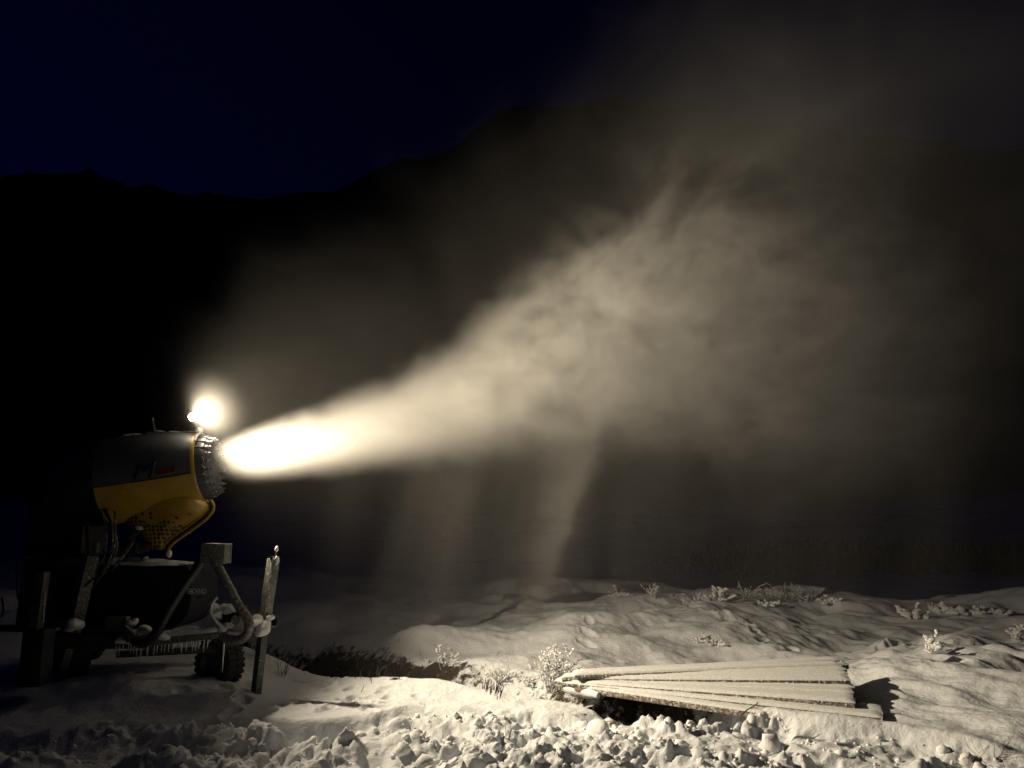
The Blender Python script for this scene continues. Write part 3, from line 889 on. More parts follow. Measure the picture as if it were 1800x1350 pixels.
for j in range(4):
    m_ = MB().tube([(0, 0, 0), (0.001 * j, 0, -0.25), (0, 0.002, -0.6), (0.001, 0, -0.9), (0, 0, -1.0)], [0.008, 0.0065, 0.0055, 0.003, 0.0008], 6)
    me = bpy.data.meshes.new('icicle'); me.from_pydata(m_.v, [], m_.f); me.update(); me.materials.append(M['ice']); me.polygons.foreach_set('use_smooth', [True] * len(me.polygons))
    icem.append(me)
for k, (u, v, L_) in enumerate(ICE):
    o = bpy.data.objects.new('icicle', icem[k % 4]); COL.objects.link(o); o.parent = beam
    o.location = W(u, v - 4, 7.36) - parent_world(beam); o.scale = (rr.uniform(.8, 1.5), rr.uniform(.8, 1.5), L_ * 0.0058)

# wheels
def wheel(c, r, w, yaw, name='wheel'):
    ax = Vector((math.sin(R(yaw)), -math.cos(R(yaw)), 0))          # outward side of the wheel
    ty = MB().lathe(c, ax, [(-w * .5, r * .62), (-w * .5, r * .90), (-w * .38, r * .985), (0, r), (w * .38, r * .985), (w * .5, r * .90), (w * .5, r * .62)], 40)
    wo = ty.build('wheel', M['rubber'], gun)
    MB().lathe(c, ax, [(w * .5, r * .62), (w * .47, r * .60), (w * .30, r * .52), (w * .30, r * .20), (w * .42, r * .16), (w * .42, 0)], 32).build('rim', M['grey'], wo)
    MB().lathe(c, ax, [(-w * .5, r * .62), (-w * .40, r * .5), (-w * .40, 0)], 32).build('rim', M['grey'], wo)
    tr = MB(); side = Vector((0, 0, 1)).cross(ax)
    for k in range(26):
        a = 2 * math.pi * k / 26
        rad = Vector((0, 0, 1)) * math.cos(a) + side * math.sin(a); tan = rad.cross(ax)
        Mx = Matrix((tan, ax, rad)).transposed()
        for s in (-1, 1):
            tr.box(c + rad * r * 1.0 + ax * s * w * 0.24 + tan * (s * 0.012), (0.035, w * 0.40, 0.022), Mx)
    tr.build('tread', M['rubber'], wo, smooth=False, kind='stuff')
    return wo
wc = W(388, 1136, 7.75); wz = gz(wc.x, wc.y)
wheel(Vector((wc.x, wc.y, wz + 0.19)), 0.24, 0.22, -28)
wc = W(124, 1172, 7.85); wheel(Vector((wc.x, wc.y, gz(wc.x, wc.y) + 0.20)), 0.26, 0.20, -40)
wc = W(150, 1130, 8.7); wheel(Vector((wc.x, wc.y, gz(wc.x, wc.y) + 0.235)), 0.24, 0.22, -28)

# stabiliser legs with clamp
def leg(top, mid, foot, d, w1, w2):
    t, m_, f_ = W(*top, d), W(*mid, d), W(*foot, d)
    f_.z = min(f_.z, gz(f_.x, f_.y) - 0.03)
    o = MB().bar(t, m_, w1, w1, R(35)).build('stabiliser', M['steel'], gun, bevel=0.006)
    MB().bar(m_ + (t - m_) * 0.05, f_, w2, w2, R(35)).build('inner_tube', M['steel_dark'], o, bevel=0.004)
    return o
lg = leg((481, 982), (462, 1112), (452, 1184), 7.55, 0.090, 0.072)
MB().tube([W(484, 984, 7.53), W(486, 968, 7.53)], 0.008, 8).build('crank_rod', M['steel_dark'], lg)
MB().blob(W(486.5, 965, 7.53), (0.018, 0.018, 0.030), 2, 0.08, 21).build('snow_tip', M['snow'], lg)
MB().blob(W(487, 985, 7.52), (0.024, 0.03, 0.045), 2, 0.15, 22).build('snow_tip', M['snow'], lg)
MB().box(W(478, 981, 7.5), (0.03, 0.03, 0.03)).build('top_bolt', M['steel_dark'], lg)
MB().bar(W(436, 1098, 7.55), W(470, 1096, 7.55), 0.13, 0.12).build('clamp', M['steel'], lg, bevel=0.02)
MB().lathe(W(478, 1093, 7.60), (1, -0.5, 0), [(-0.05, 0.0), (-0.05, 0.055), (0.03, 0.055), (0.035, 0.04), (0.0, 0.035)], 20).build('clamp_bolt', M['steel_dark'], lg)
for k, (u, v, s) in enumerate([(450, 1092, (.085, .07, .055)), (462, 1104, (.06, .07, .07)), (474, 1086, (.045, .04, .03)), (470, 1100, (.03, .06, .05))]):
    MB().blob(W(u, v, 7.50), s, 3, 0.16, 30 + k).build('snow_clump', M['snow'], lg)
lg2 = leg((160, 976), (128, 1112), (98, 1215), 7.6, 0.115, 0.082)
MB().tube([W(151, 968, 7.6), W(149, 976, 7.6)], 0.010, 8).build('top_pin', M['steel'], lg2)
MB().box(W(168, 963, 7.58), (0.055, 0.06, 0.10)).build('crank_head', M['steel'], lg2, bevel=0.006)
MB().bar(W(76, 1005, 7.1), W(62, 1110, 7.1), 0.085, 0.10).build('drawbar_jack', M['steel_dark'], gun, bevel=0.006)
MB().bar(W(78, 1040, 7.03), W(75, 1095, 7.03), 0.016, 0.02).build('jack_edge', M['steel'], gun)
MB().bar(W(70, 1106, 7.1), W(60, 1205, 7.1), 0.20, 0.18).build('jack_foot', M['black'], gun, bevel=0.01)
MB().bar(W(-60, 1102, 7.4), W(70, 1106, 7.2), 0.055, 0.06).build('drawbar', M['steel_dark'], gun, bevel=0.006)

# electric cabinet and hose reel mass behind, in the dark at the left
MB().box(W(120, 925, 8.25), (0.62, 0.5, 0.62)).build('switch_cabinet', M['black'], gun, bevel=0.03)
MB().box(W(95, 1040, 8.05), (0.36, 0.6, 0.70)).build('tool_box', M['black'], gun, bevel=0.03)
MB().bar(W(152, 905, 7.72), W(155, 1000, 7.72), 0.03, 0.03).build('grab_rail', M['steel_dark'], gun)
MB().tube(wpath([(208, 864, 7.62), (210, 880, 7.61), (208, 893, 7.62)]), 0.010, 8).build('handle', M['steel'], gun)
MB().tube(wpath([(191, 842, 7.62), (192, 870, 7.61), (193, 885, 7.62)]), 0.006, 8).build('handle', M['steel_dark'], gun)
hl_ = [[(178, 890, 7.6), (200, 930, 7.50), (205, 965, 7.48), (188, 1000, 7.50), (170, 1020, 7.55)],
       [(184, 888, 7.6), (196, 925, 7.47), (196, 965, 7.45), (180, 1000, 7.48), (150, 1030, 7.55)],
       [(176, 895, 7.6), (186, 935, 7.44), (184, 975, 7.44), (168, 1005, 7.5)],
       [(200, 900, 7.6), (202, 905, 7.47), (202, 950, 7.42), (192, 985, 7.45), (160, 1040, 7.5)],
       [(236, 948, 7.7), (222, 972, 7.55), (205, 992, 7.55), (196, 1004, 7.6)],
       [(228, 955, 7.7), (215, 978, 7.52), (200, 998, 7.52), (182, 1010, 7.6)]]
for l in hl_:
    MB().tube(wpath(l, 8), 0.011, 8).build('hose', M['hose'], gun)
for l in [[(29, 985, 7.3), (30, 1040, 7.25), (38, 1062, 7.25), (54, 1074, 7.25), (66, 1070, 7.3)], [(42, 985, 7.3), (40, 1045, 7.28), (46, 1064, 7.28), (58, 1072, 7.3)],
          [(57, 1048, 7.3), (50, 1056, 7.28), (43, 1064, 7.26), (41, 1070, 7.3)], [(60, 1056, 7.3), (53, 1062, 7.28), (48, 1068, 7.27)], [(3, 1050, 7.3), (6, 1070, 7.3), (2, 1085, 7.3)]]:
    MB().tube(wpath(l, 8), 0.009, 7).build('cable', M['black'], gun)
MB().tube(wpath([(48, 985, 7.3), (60, 1000, 7.25), (70, 1010, 7.25)], 6), 0.01, 7).build('cable', M['hose'], gun)

# ================================================================== snow-covered planks over the gully
# (left end u, v), (right end u, v), height above datum, width, name of the layer
def make_plank(pl, pr, width, thick, snow_h, label, seed, group='snow covered planks fanned over the gully'):
    root_loc = (pl + pr) / 2
    t = (pr - pl).normalized(); L = (pr - pl).length
    yax = Vector((0, 0, 1)).cross(t).normalized(); zax = t.cross(yax)
    Mx = Matrix((t, yax, zax)).transposed()
    root = empty('plank', root_loc, label, 'plank', group)
    MB().box(root_loc, (L, width, thick), Mx).build('board', M['wood'], root, bevel=0.006)
    rq = random.Random(seed); n = 64; K = 9; vs = []
    ph = rq.uniform(0, 6)
    for i in range(n + 1):
        s = i / n; x = -L / 2 + L * s
        e = min(1.0, (min(s, 1 - s) * L) / 0.05 + 0.35)
        for k in range(K):
            a = math.pi * k / (K - 1)
            wob = 0.0025 * math.sin(s * 60 + k * 2 + ph) + rq.uniform(-.0012, .0012)
            yy = -math.cos(a) * (width / 2 - 0.001) * (0.985 + 0.02 * rq.random())
            zz = thick / 2 - 0.004 + (math.sin(a) ** 0.55) * snow_h * e * (1 + 0.10 * math.sin(s * 7 + ph)) + wob * math.sin(a)
            vs.append(root_loc + Mx @ Vector((x * (1 + 0.004), yy, zz)))
    fs = [(i * K + k, i * K + k + 1, (i + 1) * K + k + 1, (i + 1) * K + k) for i in range(n) for k in range(K - 1)]
    fs += [tuple(range(K)), tuple(n * K + k for k in range(K))[::-1]]
    MB().add(vs, fs).build('snow_cover', M['rime'], root, angle=60)
    # rime stuck to the edges in grains
    gr_ = MB()
    for q in range(45):
        s = rq.uniform(-0.5, 0.5); side = rq.choice((-1, -1, 1))
        p = root_loc + Mx @ Vector((s * L, side * (width / 2), rq.uniform(-0.2, 0.5) * thick))
        gr_.blob(p, (rq.uniform(.004, .008),) * 3, 1, 0.2, q)
    gr_.build('rime_grains', M['snow'], root, kind='stuff')
    return root

def atz(u, v, z):
    r = ray(u, v); t = (z - CAM_H) / r.z
    return Vector((r.x * t, r.y * t, z))
NAMES = []
def fan(n, L0, L1, R0, R1, zl, zr, width, layer, front=0.07, seed=0):
    """n thin boards fanned out from the left end: right ends run from R0 (rear) to R1 (front), each rear board overlaps the one in front"""
    for k in range(n):
        t = k / max(1, n - 1); rq = random.Random(seed * 10 + k)
        up = (n - 1 - k) * 0.012; upl = (n - 1 - k) * 0.008
        pl = atz(L0[0] + (L1[0] - L0[0]) * t + rq.uniform(-5, 5), L0[1] + (L1[1] - L0[1]) * t, zl + upl)
        pr = atz(R0[0] + (R1[0] - R0[0]) * t + rq.uniform(-2, 2), R0[1] + (R1[1] - R0[1]) * t, zr + up)
        th = front if k == n - 1 else 0.024
        pl.z -= th / 2; pr.z -= th / 2
        where = ('only plank' if n == 1 else 'rearmost plank' if k == 0 else 'front plank' if k == n - 1 else ['', 'second plank from the rear', 'third plank from the rear', 'fourth plank from the rear', 'fifth plank from the rear'][k])
        make_plank(pl, pr, width, th, 0.022 if k < n - 1 else 0.032, f'snow covered {where} of {layer}', seed * 100 + k)
fan(1, (1005, 1183), (1005, 1183), (1484, 1166), (1484, 1166), 0.135, 0.23, 0.20, 'the back row, its dark end showing past the topmost pair', 0.04, seed=2)
fan(2, (1015, 1181), (1010, 1184), (1472, 1158), (1474, 1167), 0.155, 0.255, 0.19, 'the topmost pair, ending short at the back', 0.035, seed=1)
fan(4, (1000, 1186), (990, 1190), (1484, 1174), (1491, 1193), 0.105, 0.205, 0.20, 'the rear bundle with a thick snowy edge', 0.080, seed=3)
fan(4, (992, 1190), (986, 1194), (1497, 1205), (1502, 1232), 0.075, 0.12, 0.20, 'the middle bundle', 0.085, seed=4)
fan(3, (990, 1195), (1000, 1199), (1548, 1244), (1553, 1258), 0.06, 0.05, 0.20, 'the low bundle reaching farthest right', 0.06, seed=5)
fan(2, (1000, 1198), (1008, 1202), (1498, 1260), (1502, 1273), 0.045, 0.0, 0.20, 'the lowest front pair sunk in the snow', 0.05, seed=6)
# supporting log under the left ends
lo = empty('log', atz(1020, 1222, -0.02), 'short snowy log poking out from under the left end of the planks', 'log')
MB().tube([atz(985, 1208, 0.0), atz(1020, 1216, -0.02), atz(1054, 1225, -0.03)], [0.04, 0.046, 0.043], 14).build('trunk', M['wood'], lo)
MB().tube([atz(985, 1206, 0.02), atz(1000, 1210, 0.012), atz(1020, 1214, 0.0), atz(1036, 1217, 0.0), atz(1052, 1223, -0.012)], [0.035, 0.045, 0.038, 0.044, 0.030], 12).build('snow_cover', M['snow'], lo)
for k, (u, v) in enumerate([(1450, 1215)]):
    p = atz(u, v, 0.02)
    q = empty('bearer', p, 'timber bearer crosswise under the right half of the plank stack', 'beam')
    MB().box(p, (0.10, 1.25, 0.09)).build('beam', M['wood'], q, bevel=0.006)

# ================================================================== plants
def shrub(name, base, h, spread, n, label, cat, frost=True, lean=(0, 0), seed=0, r0=0.005, clump=0.0, group=None, forks=3, fl=0.35):
    rq = random.Random(seed)
    root = empty(name, base, label, cat, group)
    tw = MB(); cl = MB(); segs = 5
    for k in range(n):
        a = rq.uniform(0, 2 * math.pi); s = spread * math.sqrt(rq.random())
        p = Vector(base) + Vector((math.cos(a) * s * 0.35, math.sin(a) * s * 0.35, -0.03))
        d = Vector((math.cos(a) * s / max(h, .01) + lean[0], math.sin(a) * s / max(h, .01) + lean[1], 1.0)).normalized()
        L = h * rq.uniform(0.55, 1.05)
        def grow(p, d, L, r, depth):
            pts = [p]; dd = d.copy()
            for i in range(segs):
                dd = (dd + Vector((rq.uniform(-.22, .22), rq.uniform(-.22, .22), rq.uniform(-.18, .08)))).normalized()
                pts.append(pts[-1] + dd * L / segs)
                if depth < 2 and i >= 1 and rq.random() < forks / segs:
                    sd = (dd + Vector((rq.uniform(-1, 1), rq.uniform(-1, 1), rq.uniform(-.3, .6))) * 0.8).normalized()
                    grow(pts[-1], sd, L * fl * rq.uniform(.7, 1.3), r * 0.6, depth + 1)
            tw.tube(pts, [r * (1 - 0.7 * i / segs) for i in range(segs + 1)], 5)
            if clump > 0:
                for i in range(1, len(pts)):
                    if rq.random() < 0.55:
                        c = clump * rq.uniform(.5, 1.3)
                        cl.blob(pts[i] + Vector((0, 0, r)), (c * 1.3, c * 1.1, c), 1, 0.25, rq.randrange(999))
        grow(p, d, L, r0 * rq.uniform(.7, 1.2), 0)
    tw.build('twigs', M['twig_frost'] if frost else M['twig'], root, kind='stuff')
    if clump > 0: cl.build('frost_clumps', M['snow'], root, kind='stuff')
    return root
S = shrub
S('dry_shrub', G(497, 1186), 0.26, 0.10, 9, 'bare dark upright twigs beside the stabiliser leg of the snow gun', 'shrub', False, (0.02, 0), 1, 0.0035, forks=1.2)
S('dry_twig', G(566, 1163), 0.10, 0.03, 2, 'tiny leaning bare twig on the rounded snow edge by the gully', 'twig', False, (0.5, 0), 2, 0.003, forks=0.3)
S('frosted_plant', G(753, 1171), 0.13, 0.09, 4, 'small frosted plant leaning left on top of the snow lip', 'plant', True, (-0.35, 0), 3, 0.005, 0.010)
S('frosted_plant', G(780, 1174), 0.24, 0.12, 6, 'tall sparse frosted plant with snow tufts on the snow lip', 'plant', True, (0.05, 0), 4, 0.005, 0.011)
S('stake', G(812, 1196), 0.12, 0.005, 1, 'short dark stake with a frosted top on the snow lip', 'stake', False, (0, 0), 5, 0.006, forks=0)
S('frosted_bush', G(838, 1192), 0.13, 0.16, 12, 'low frosted bush sprawling left of the dense frosted bush', 'bush', True, (-0.45, 0), 6, 0.003, 0.006)
S('frosted_bush', G(880, 1196), 0.22, 0.17, 26, 'dense frosted bush with finger-like stems behind the snow lip', 'bush', True, (0.12, 0), 7, 0.0038, 0.005, fl=.3)
S('frosted_bush', G(925, 1203), 0.12, 0.14, 14, 'low frosted sprigs spreading right of the dense bush', 'bush', True, (0.35, 0), 8, 0.003, 0.006)
S('frosted_bush', G(972, 1214), 0.38, 0.17, 22, 'tallest frosted bush arching beside the left end of the planks', 'bush', True, (0.10, 0), 9, 0.005, 0.010, forks=3.6)
S('bent_stem', G(985, 1200), 0.36, 0.05, 4, 'dark stem bending right over the end of the planks', 'stem', False, (0.6, 0), 10, 0.007, 0.008, forks=1)
S('fallen_twig', atz(1303, 1250, 0.14), 0.20, 0.01, 1, 'forked brown twig lying up against the front planks', 'twig', False, (1.2, 0), 14, 0.006, forks=3.5, fl=.5)
S('grass_tuft', G(1383, 1285), 0.15, 0.08, 7, 'thin dark grass stalks poking up in front of the planks', 'grass', False, (-0.1, 0), 12, 0.0025, forks=0.2)
S('grass_tuft', G(1230, 1287), 0.13, 0.05, 6, 'thin grass stalks among the snow lumps below the planks', 'grass', False, (0, 0), 13, 0.002, forks=0.2)
S('dry_twig', G(892, 1300), 0.16, 0.05, 4, 'small branched brown twig in the middle of the broken snow', 'twig', False, (0.1, 0), 15, 0.004, forks=2)
S('dead_tuft', G(746, 1240), 0.05, 0.04, 14, 'small dark dead tuft sunk in the snow below the lip', 'tuft', False, (0, 0), 16, 0.003, forks=1)
S('grass_tuft', G(1665, 1340), 0.17, 0.22, 14, 'loose brown grass at the lower right corner, left clump', 'grass', False, (-0.1, 0), 17, 0.0022, forks=0.3)
S('grass_tuft', G(1745, 1335), 0.20, 0.25, 16, 'loose brown grass at the lower right corner, right clump', 'grass', False, (0.1, 0), 18, 0.0022, forks=0.3)
S('dry_twig', G(400, 1225), 0.12, 0.08, 5, 'flattened thin twigs in the shaded snow before the snow gun', 'twig', False, (0.4, 0), 19, 0.0025, forks=1)
S('frosted_plant', G(1228, 1128), 0.14, 0.12, 6, 'left of two small snowy plants on the smooth snowfield', 'plant', True, (-.2, 0), 20, 0.0045, 0.012)
S('frosted_plant', G(1256, 1136), 0.15, 0.14, 8, 'right of two small snowy plants on the smooth snowfield', 'plant', True, (.2, 0), 21, 0.0045, 0.013)
S('frosted_plant', G(1634, 1148), 0.22, 0.16, 8, 'snow loaded plant beside deep prints in the open snowfield', 'plant', True, (.3, 0), 22, 0.006, 0.02)
S('frosted_plant', G(1608, 1092), 0.24, 0.22, 8, 'lumpy snow loaded plant alone near the far field edge', 'plant', True, (.1, 0), 23, 0.006, 0.03)
S('frosted_plant', G(1580, 1080), 0.22, 0.04, 2, 'thin frosted stalk standing alone near the far edge', 'plant', True, (0, 0), 24, 0.008, 0.02)
S('frosted_plant', G(1792, 1128), 0.22, 0.15, 8, 'snow loaded plant at the right edge of the field', 'plant', True, (.1, 0), 25, 0.006, 0.02)
EDGE = [(1085, 1048, .4, .3, 'sparse stalks nearest the falling snow veil at the field edge'), (1150, 1048, .55, .2, 'lone thin stalks left of the row of edge plants'), (1222, 1056, .4, .45, 'first dark low brush of the row along the field edge'),
        (1262, 1052, .5, .5, 'bushy brush left of centre in the edge row'), (1312, 1050, .75, .55, 'tallest brush in the row along the field edge'), (1350, 1062, .35, .4, 'snow heaped brush in front of the edge row'),
        (1364, 1050, .55, .3, 'upright stalks right of the tallest edge brush'), (1388, 1050, .75, .45, 'upright feathery brush at the middle of the edge row'), (1420, 1054, .45, .35, 'short brush right of the feathery brush'),
        (1452, 1056, .4, .5, 'low snowy brush closing the edge row on the right')]
for k, (u, v, h, s, lb) in enumerate(EDGE):
    S('edge_brush', G(u, v + 4), h * 0.5, s * 0.8, 13, lb, 'brush', True, (random.uniform(-.2, .2), 0), 50 + k, 0.006, 0.022 if k in (3, 5, 9) else 0.006, 'frosted brush along the far field edge')
for k, (u, v, h, s, c, lb) in enumerate([(1640, 1072, .4, .15, .02, 'thin stalk at the left end of the snow heaped shrubs by the right edge'), (1658, 1074, .38, .35, .07, 'snow heaped shrub, broad and white, near the right edge of the field'),
                                         (1700, 1076, .32, .4, .07, 'rounded snow heaped shrub beside the broad white one'), (1730, 1078, .4, .3, .05, 'snow heaped shrub with an upright tip'),
                                         (1762, 1080, .3, .3, .05, 'last snow heaped shrub of the right hand group')]):
    S('snowy_shrub', G(u, v + 2), h * 0.45, s * 0.8, 9, lb, 'shrub', True, (0, 0), 80 + k, 0.006, c * 0.5, 'snow heaped shrubs near the right edge')
# rough dead grass on the bare soil of the gully bank
rr = random.Random(31); gm = MB()
cnt = 0
for k in range(7500):
    t = rr.random() ** 0.8; i = t * 6.0; a = int(i); f = i - a
    x = GULLY[a][0] * (1 - f) + GULLY[a + 1][0] * f + rr.gauss(0, 0.45); y = GULLY[a][1] * (1 - f) + GULLY[a + 1][1] * f + rr.gauss(0, 0.35)
    if x < -4.4 or x > -0.1 or vnoise(np.array([x * 1.6]), np.array([y * 1.6]), 5)[0] < -0.02: continue
    z = gz(x, y) if False else None
    gm_pt = (x, y); cnt += 1
    NAMES.append(gm_pt)
zz = height(np.array([p[0] for p in NAMES]), np.array([p[1] for p in NAMES]))
for (x, y), z in zip(NAMES, zz):
    L = rr.uniform(0.05, 0.17); dx, dy = rr.uniform(-.6, .6) + 0.3, rr.uniform(-.6, .6)
    w = 0.003 + 0.002 * rr.random()
    m1 = (x + dx * L * .4, y + dy * L * .4, z + L * .7); e = (x + dx * L * 1.1, y + dy * L * 1.1, z + L * rr.uniform(.5, 1.0))
    gm.add([(x - w, y, z - .01), (x + w, y, z - .01), (m1[0] + w * .7, m1[1], m1[2]), (m1[0] - w * .7, m1[1], m1[2]), e], [(0, 1, 2, 3), (3, 2, 4)])
tag(gm.build('dead_grass', M['twig'], smooth=False), 'dark dead grass on the bare bank of the gully behind the snow', 'grass', kind='stuff')

# thin pole standing beyond the plume
pt = G(777, 1022)
pb = empty('marker_pole', pt, 'thin upright marker pole standing in the falling snow beyond the gully', 'pole')
hh_ = (W(772, 812, pt.y).z - pt.z)
MB().tube([pt - Vector((0, 0, .2)), pt + Vector((-0.04, 0, hh_ * .5)), pt + Vector((-0.08, 0, hh_))], [0.016, 0.014, 0.011], 8).build('rod', M['rime'], pb)

#@@PLUME
# ================================================================== the snow plume (volume of blown ice crystals)
def plume(name, box0, box1, res, build_density, color, label, scatter_g=0.0):
    me = bpy.data.meshes.new(name)
    b = MB().box([(a + b) / 2 for a, b in zip(box0, box1)], [b - a for a, b in zip(box0, box1)])
    me.from_pydata(b.v, [], b.f)
    o = bpy.data.objects.new(name, me); COL.objects.link(o)
    ng = bpy.data.node_groups.new(name + '_density', 'GeometryNodeTree')
    ng.interface.new_socket('Geometry', in_out='OUTPUT', socket_type='NodeSocketGeometry')
    N, L = ng.nodes, ng.links
    go = N.new('NodeGroupOutput')
    vc = N.new('GeometryNodeVolumeCube')
    vc.inputs['Min'].default_value = box0; vc.inputs['Max'].default_value = box1
    vc.inputs['Resolution X'].default_value, vc.inputs['Resolution Y'].default_value, vc.inputs['Resolution Z'].default_value = res
    vc.inputs['Background'].default_value = 0.0
    pos = N.new('GeometryNodeInputPosition')
    sp = N.new('ShaderNodeSeparateXYZ'); L.new(pos.outputs[0], sp.inputs[0])
    class F:                                                       # a tiny field algebra
        @staticmethod
        def m(op, a, b=None, c=None, clamp=False):
            n = N.new('ShaderNodeMath'); n.operation = op; n.use_clamp = clamp
            for i, q in enumerate((a, b, c)):
                if q is None: continue
                if isinstance(q, (int, float)): n.inputs[i].default_value = q
                else: L.new(q, n.inputs[i])
            return n.outputs[0]
        @staticmethod
        def curve(x, pts):
            """piecewise smooth function given as (x, y) pairs"""
            x0, x1 = pts[0][0], pts[-1][0]; y0 = min(p[1] for p in pts); y1 = max(p[1] for p in pts)
            if y1 - y0 < 1e-9: y1 = y0 + 1e-3
            mr = N.new('ShaderNodeMapRange'); L.new(x, mr.inputs[0]); mr.inputs[1].default_value = x0; mr.inputs[2].default_value = x1
            fc = N.new('ShaderNodeFloatCurve'); L.new(mr.outputs[0], fc.inputs['Value'])
            cv = fc.mapping.curves[0]
            for i, (a, b) in enumerate(pts):
                q = ((a - x0) / (x1 - x0), (b - y0) / (y1 - y0))
                if i == 0: cv.points[0].location = q
                elif i == len(pts) - 1: cv.points[len(cv.points) - 1].location = q
                else: cv.points.new(*q)
            fc.mapping.use_clip = True
            fc.mapping.update()
            return F.m('MULTIPLY_ADD', fc.outputs[0], y1 - y0, y0)
        @staticmethod
        def noise(vec, scale, detail=4, rough=0.55, dist=0.0, lac=2.0):
            n = N.new('ShaderNodeTexNoise'); L.new(vec, n.inputs['Vector'])
            n.inputs['Scale'].default_value = scale; n.inputs['Detail'].default_value = detail
            n.inputs['Roughness'].default_value = rough; n.inputs['Distortion'].default_value = dist
            n.inputs['Lacunarity'].default_value = lac
            return n.outputs[0]
        @staticmethod
        def vec(x, y, z):
            n = N.new('ShaderNodeCombineXYZ')
            for i, q in enumerate((x, y, z)):
                if isinstance(q, (int, float)): n.inputs[i].default_value = q
                else: L.new(q, n.inputs[i])
            return n.outputs[0]
        @staticmethod
        def ramp(x, a, b):
            """smooth step from 0 at a to 1 at b (a may exceed b)"""
            mr = N.new('ShaderNodeMapRange'); mr.interpolation_type = 'SMOOTHSTEP'
            L.new(x, mr.inputs[0])
            if a < b:
                mr.inputs[1].default_value, mr.inputs[2].default_value, mr.inputs[3].default_value, mr.inputs[4].default_value = a, b, 0, 1
            else:
                mr.inputs[1].default_value, mr.inputs[2].default_value, mr.inputs[3].default_value, mr.inputs[4].default_value = b, a, 1, 0
            return mr.outputs[0]
    d = build_density(F, sp.outputs[0], sp.outputs[1], sp.outputs[2], pos.outputs[0])
    L.new(d, vc.inputs['Density'])
    sm = N.new('GeometryNodeSetMaterial')
    mtl = bpy.data.materials.new(name); mtl.use_nodes = True
    nt = mtl.node_tree
    for n in list(nt.nodes): nt.nodes.remove(n)
    mo = nt.nodes.new('ShaderNodeOutputMaterial'); pv = nt.nodes.new('ShaderNodeVolumePrincipled')
    pv.inputs['Color'].default_value = (*color, 1); pv.inputs['Density'].default_value = 1.0
    pv.inputs['Anisotropy'].default_value = scatter_g
    pv.inputs['Density Attribute'].default_value = 'density'
    nt.links.new(pv.outputs[0], mo.inputs['Volume'])
    mtl.cycles.volume_sampling = 'MULTIPLE_IMPORTANCE'
    sm.inputs['Material'].default_value = mtl
    L.new(vc.outputs[0], sm.inputs[0]); L.new(sm.outputs[0], go.inputs[0])
    me.materials.append(mtl)
    md = o.modifiers.new('density', 'NODES'); md.node_group = ng
    tag(o, label, 'snow plume', kind='stuff')
    return o

# course of the jet in the picture: (u, distance, top edge v, bottom edge v)
COURSE = [(366, 8.00, 786, 846), (430, 8.08, 758, 847), (500, 8.2, 730, 844), (600, 8.42, 692, 838), (700, 8.7, 640, 830), (800, 9.02, 580, 824), (900, 9.4, 500, 818),
          (1000, 9.8, 425, 815), (1100, 10.25, 372, 820), (1200, 10.7, 345, 832), (1350, 11.4, 318, 860), (1500, 12.2, 320, 890), (1700, 13.4, 350, 890), (1950, 15.0, 380, 880)]
cx, cyc, czc, crz = [], [], [], []
for u, d, vt, vb in COURSE:
    a, b = W(u, vt, d), W(u, vb, d)
    cx.append(a.x); cyc.append(d); czc.append((a.z + b.z) / 2); crz.append((a.z - b.z) / 2)
X0, X1 = cx[0], cx[-1]

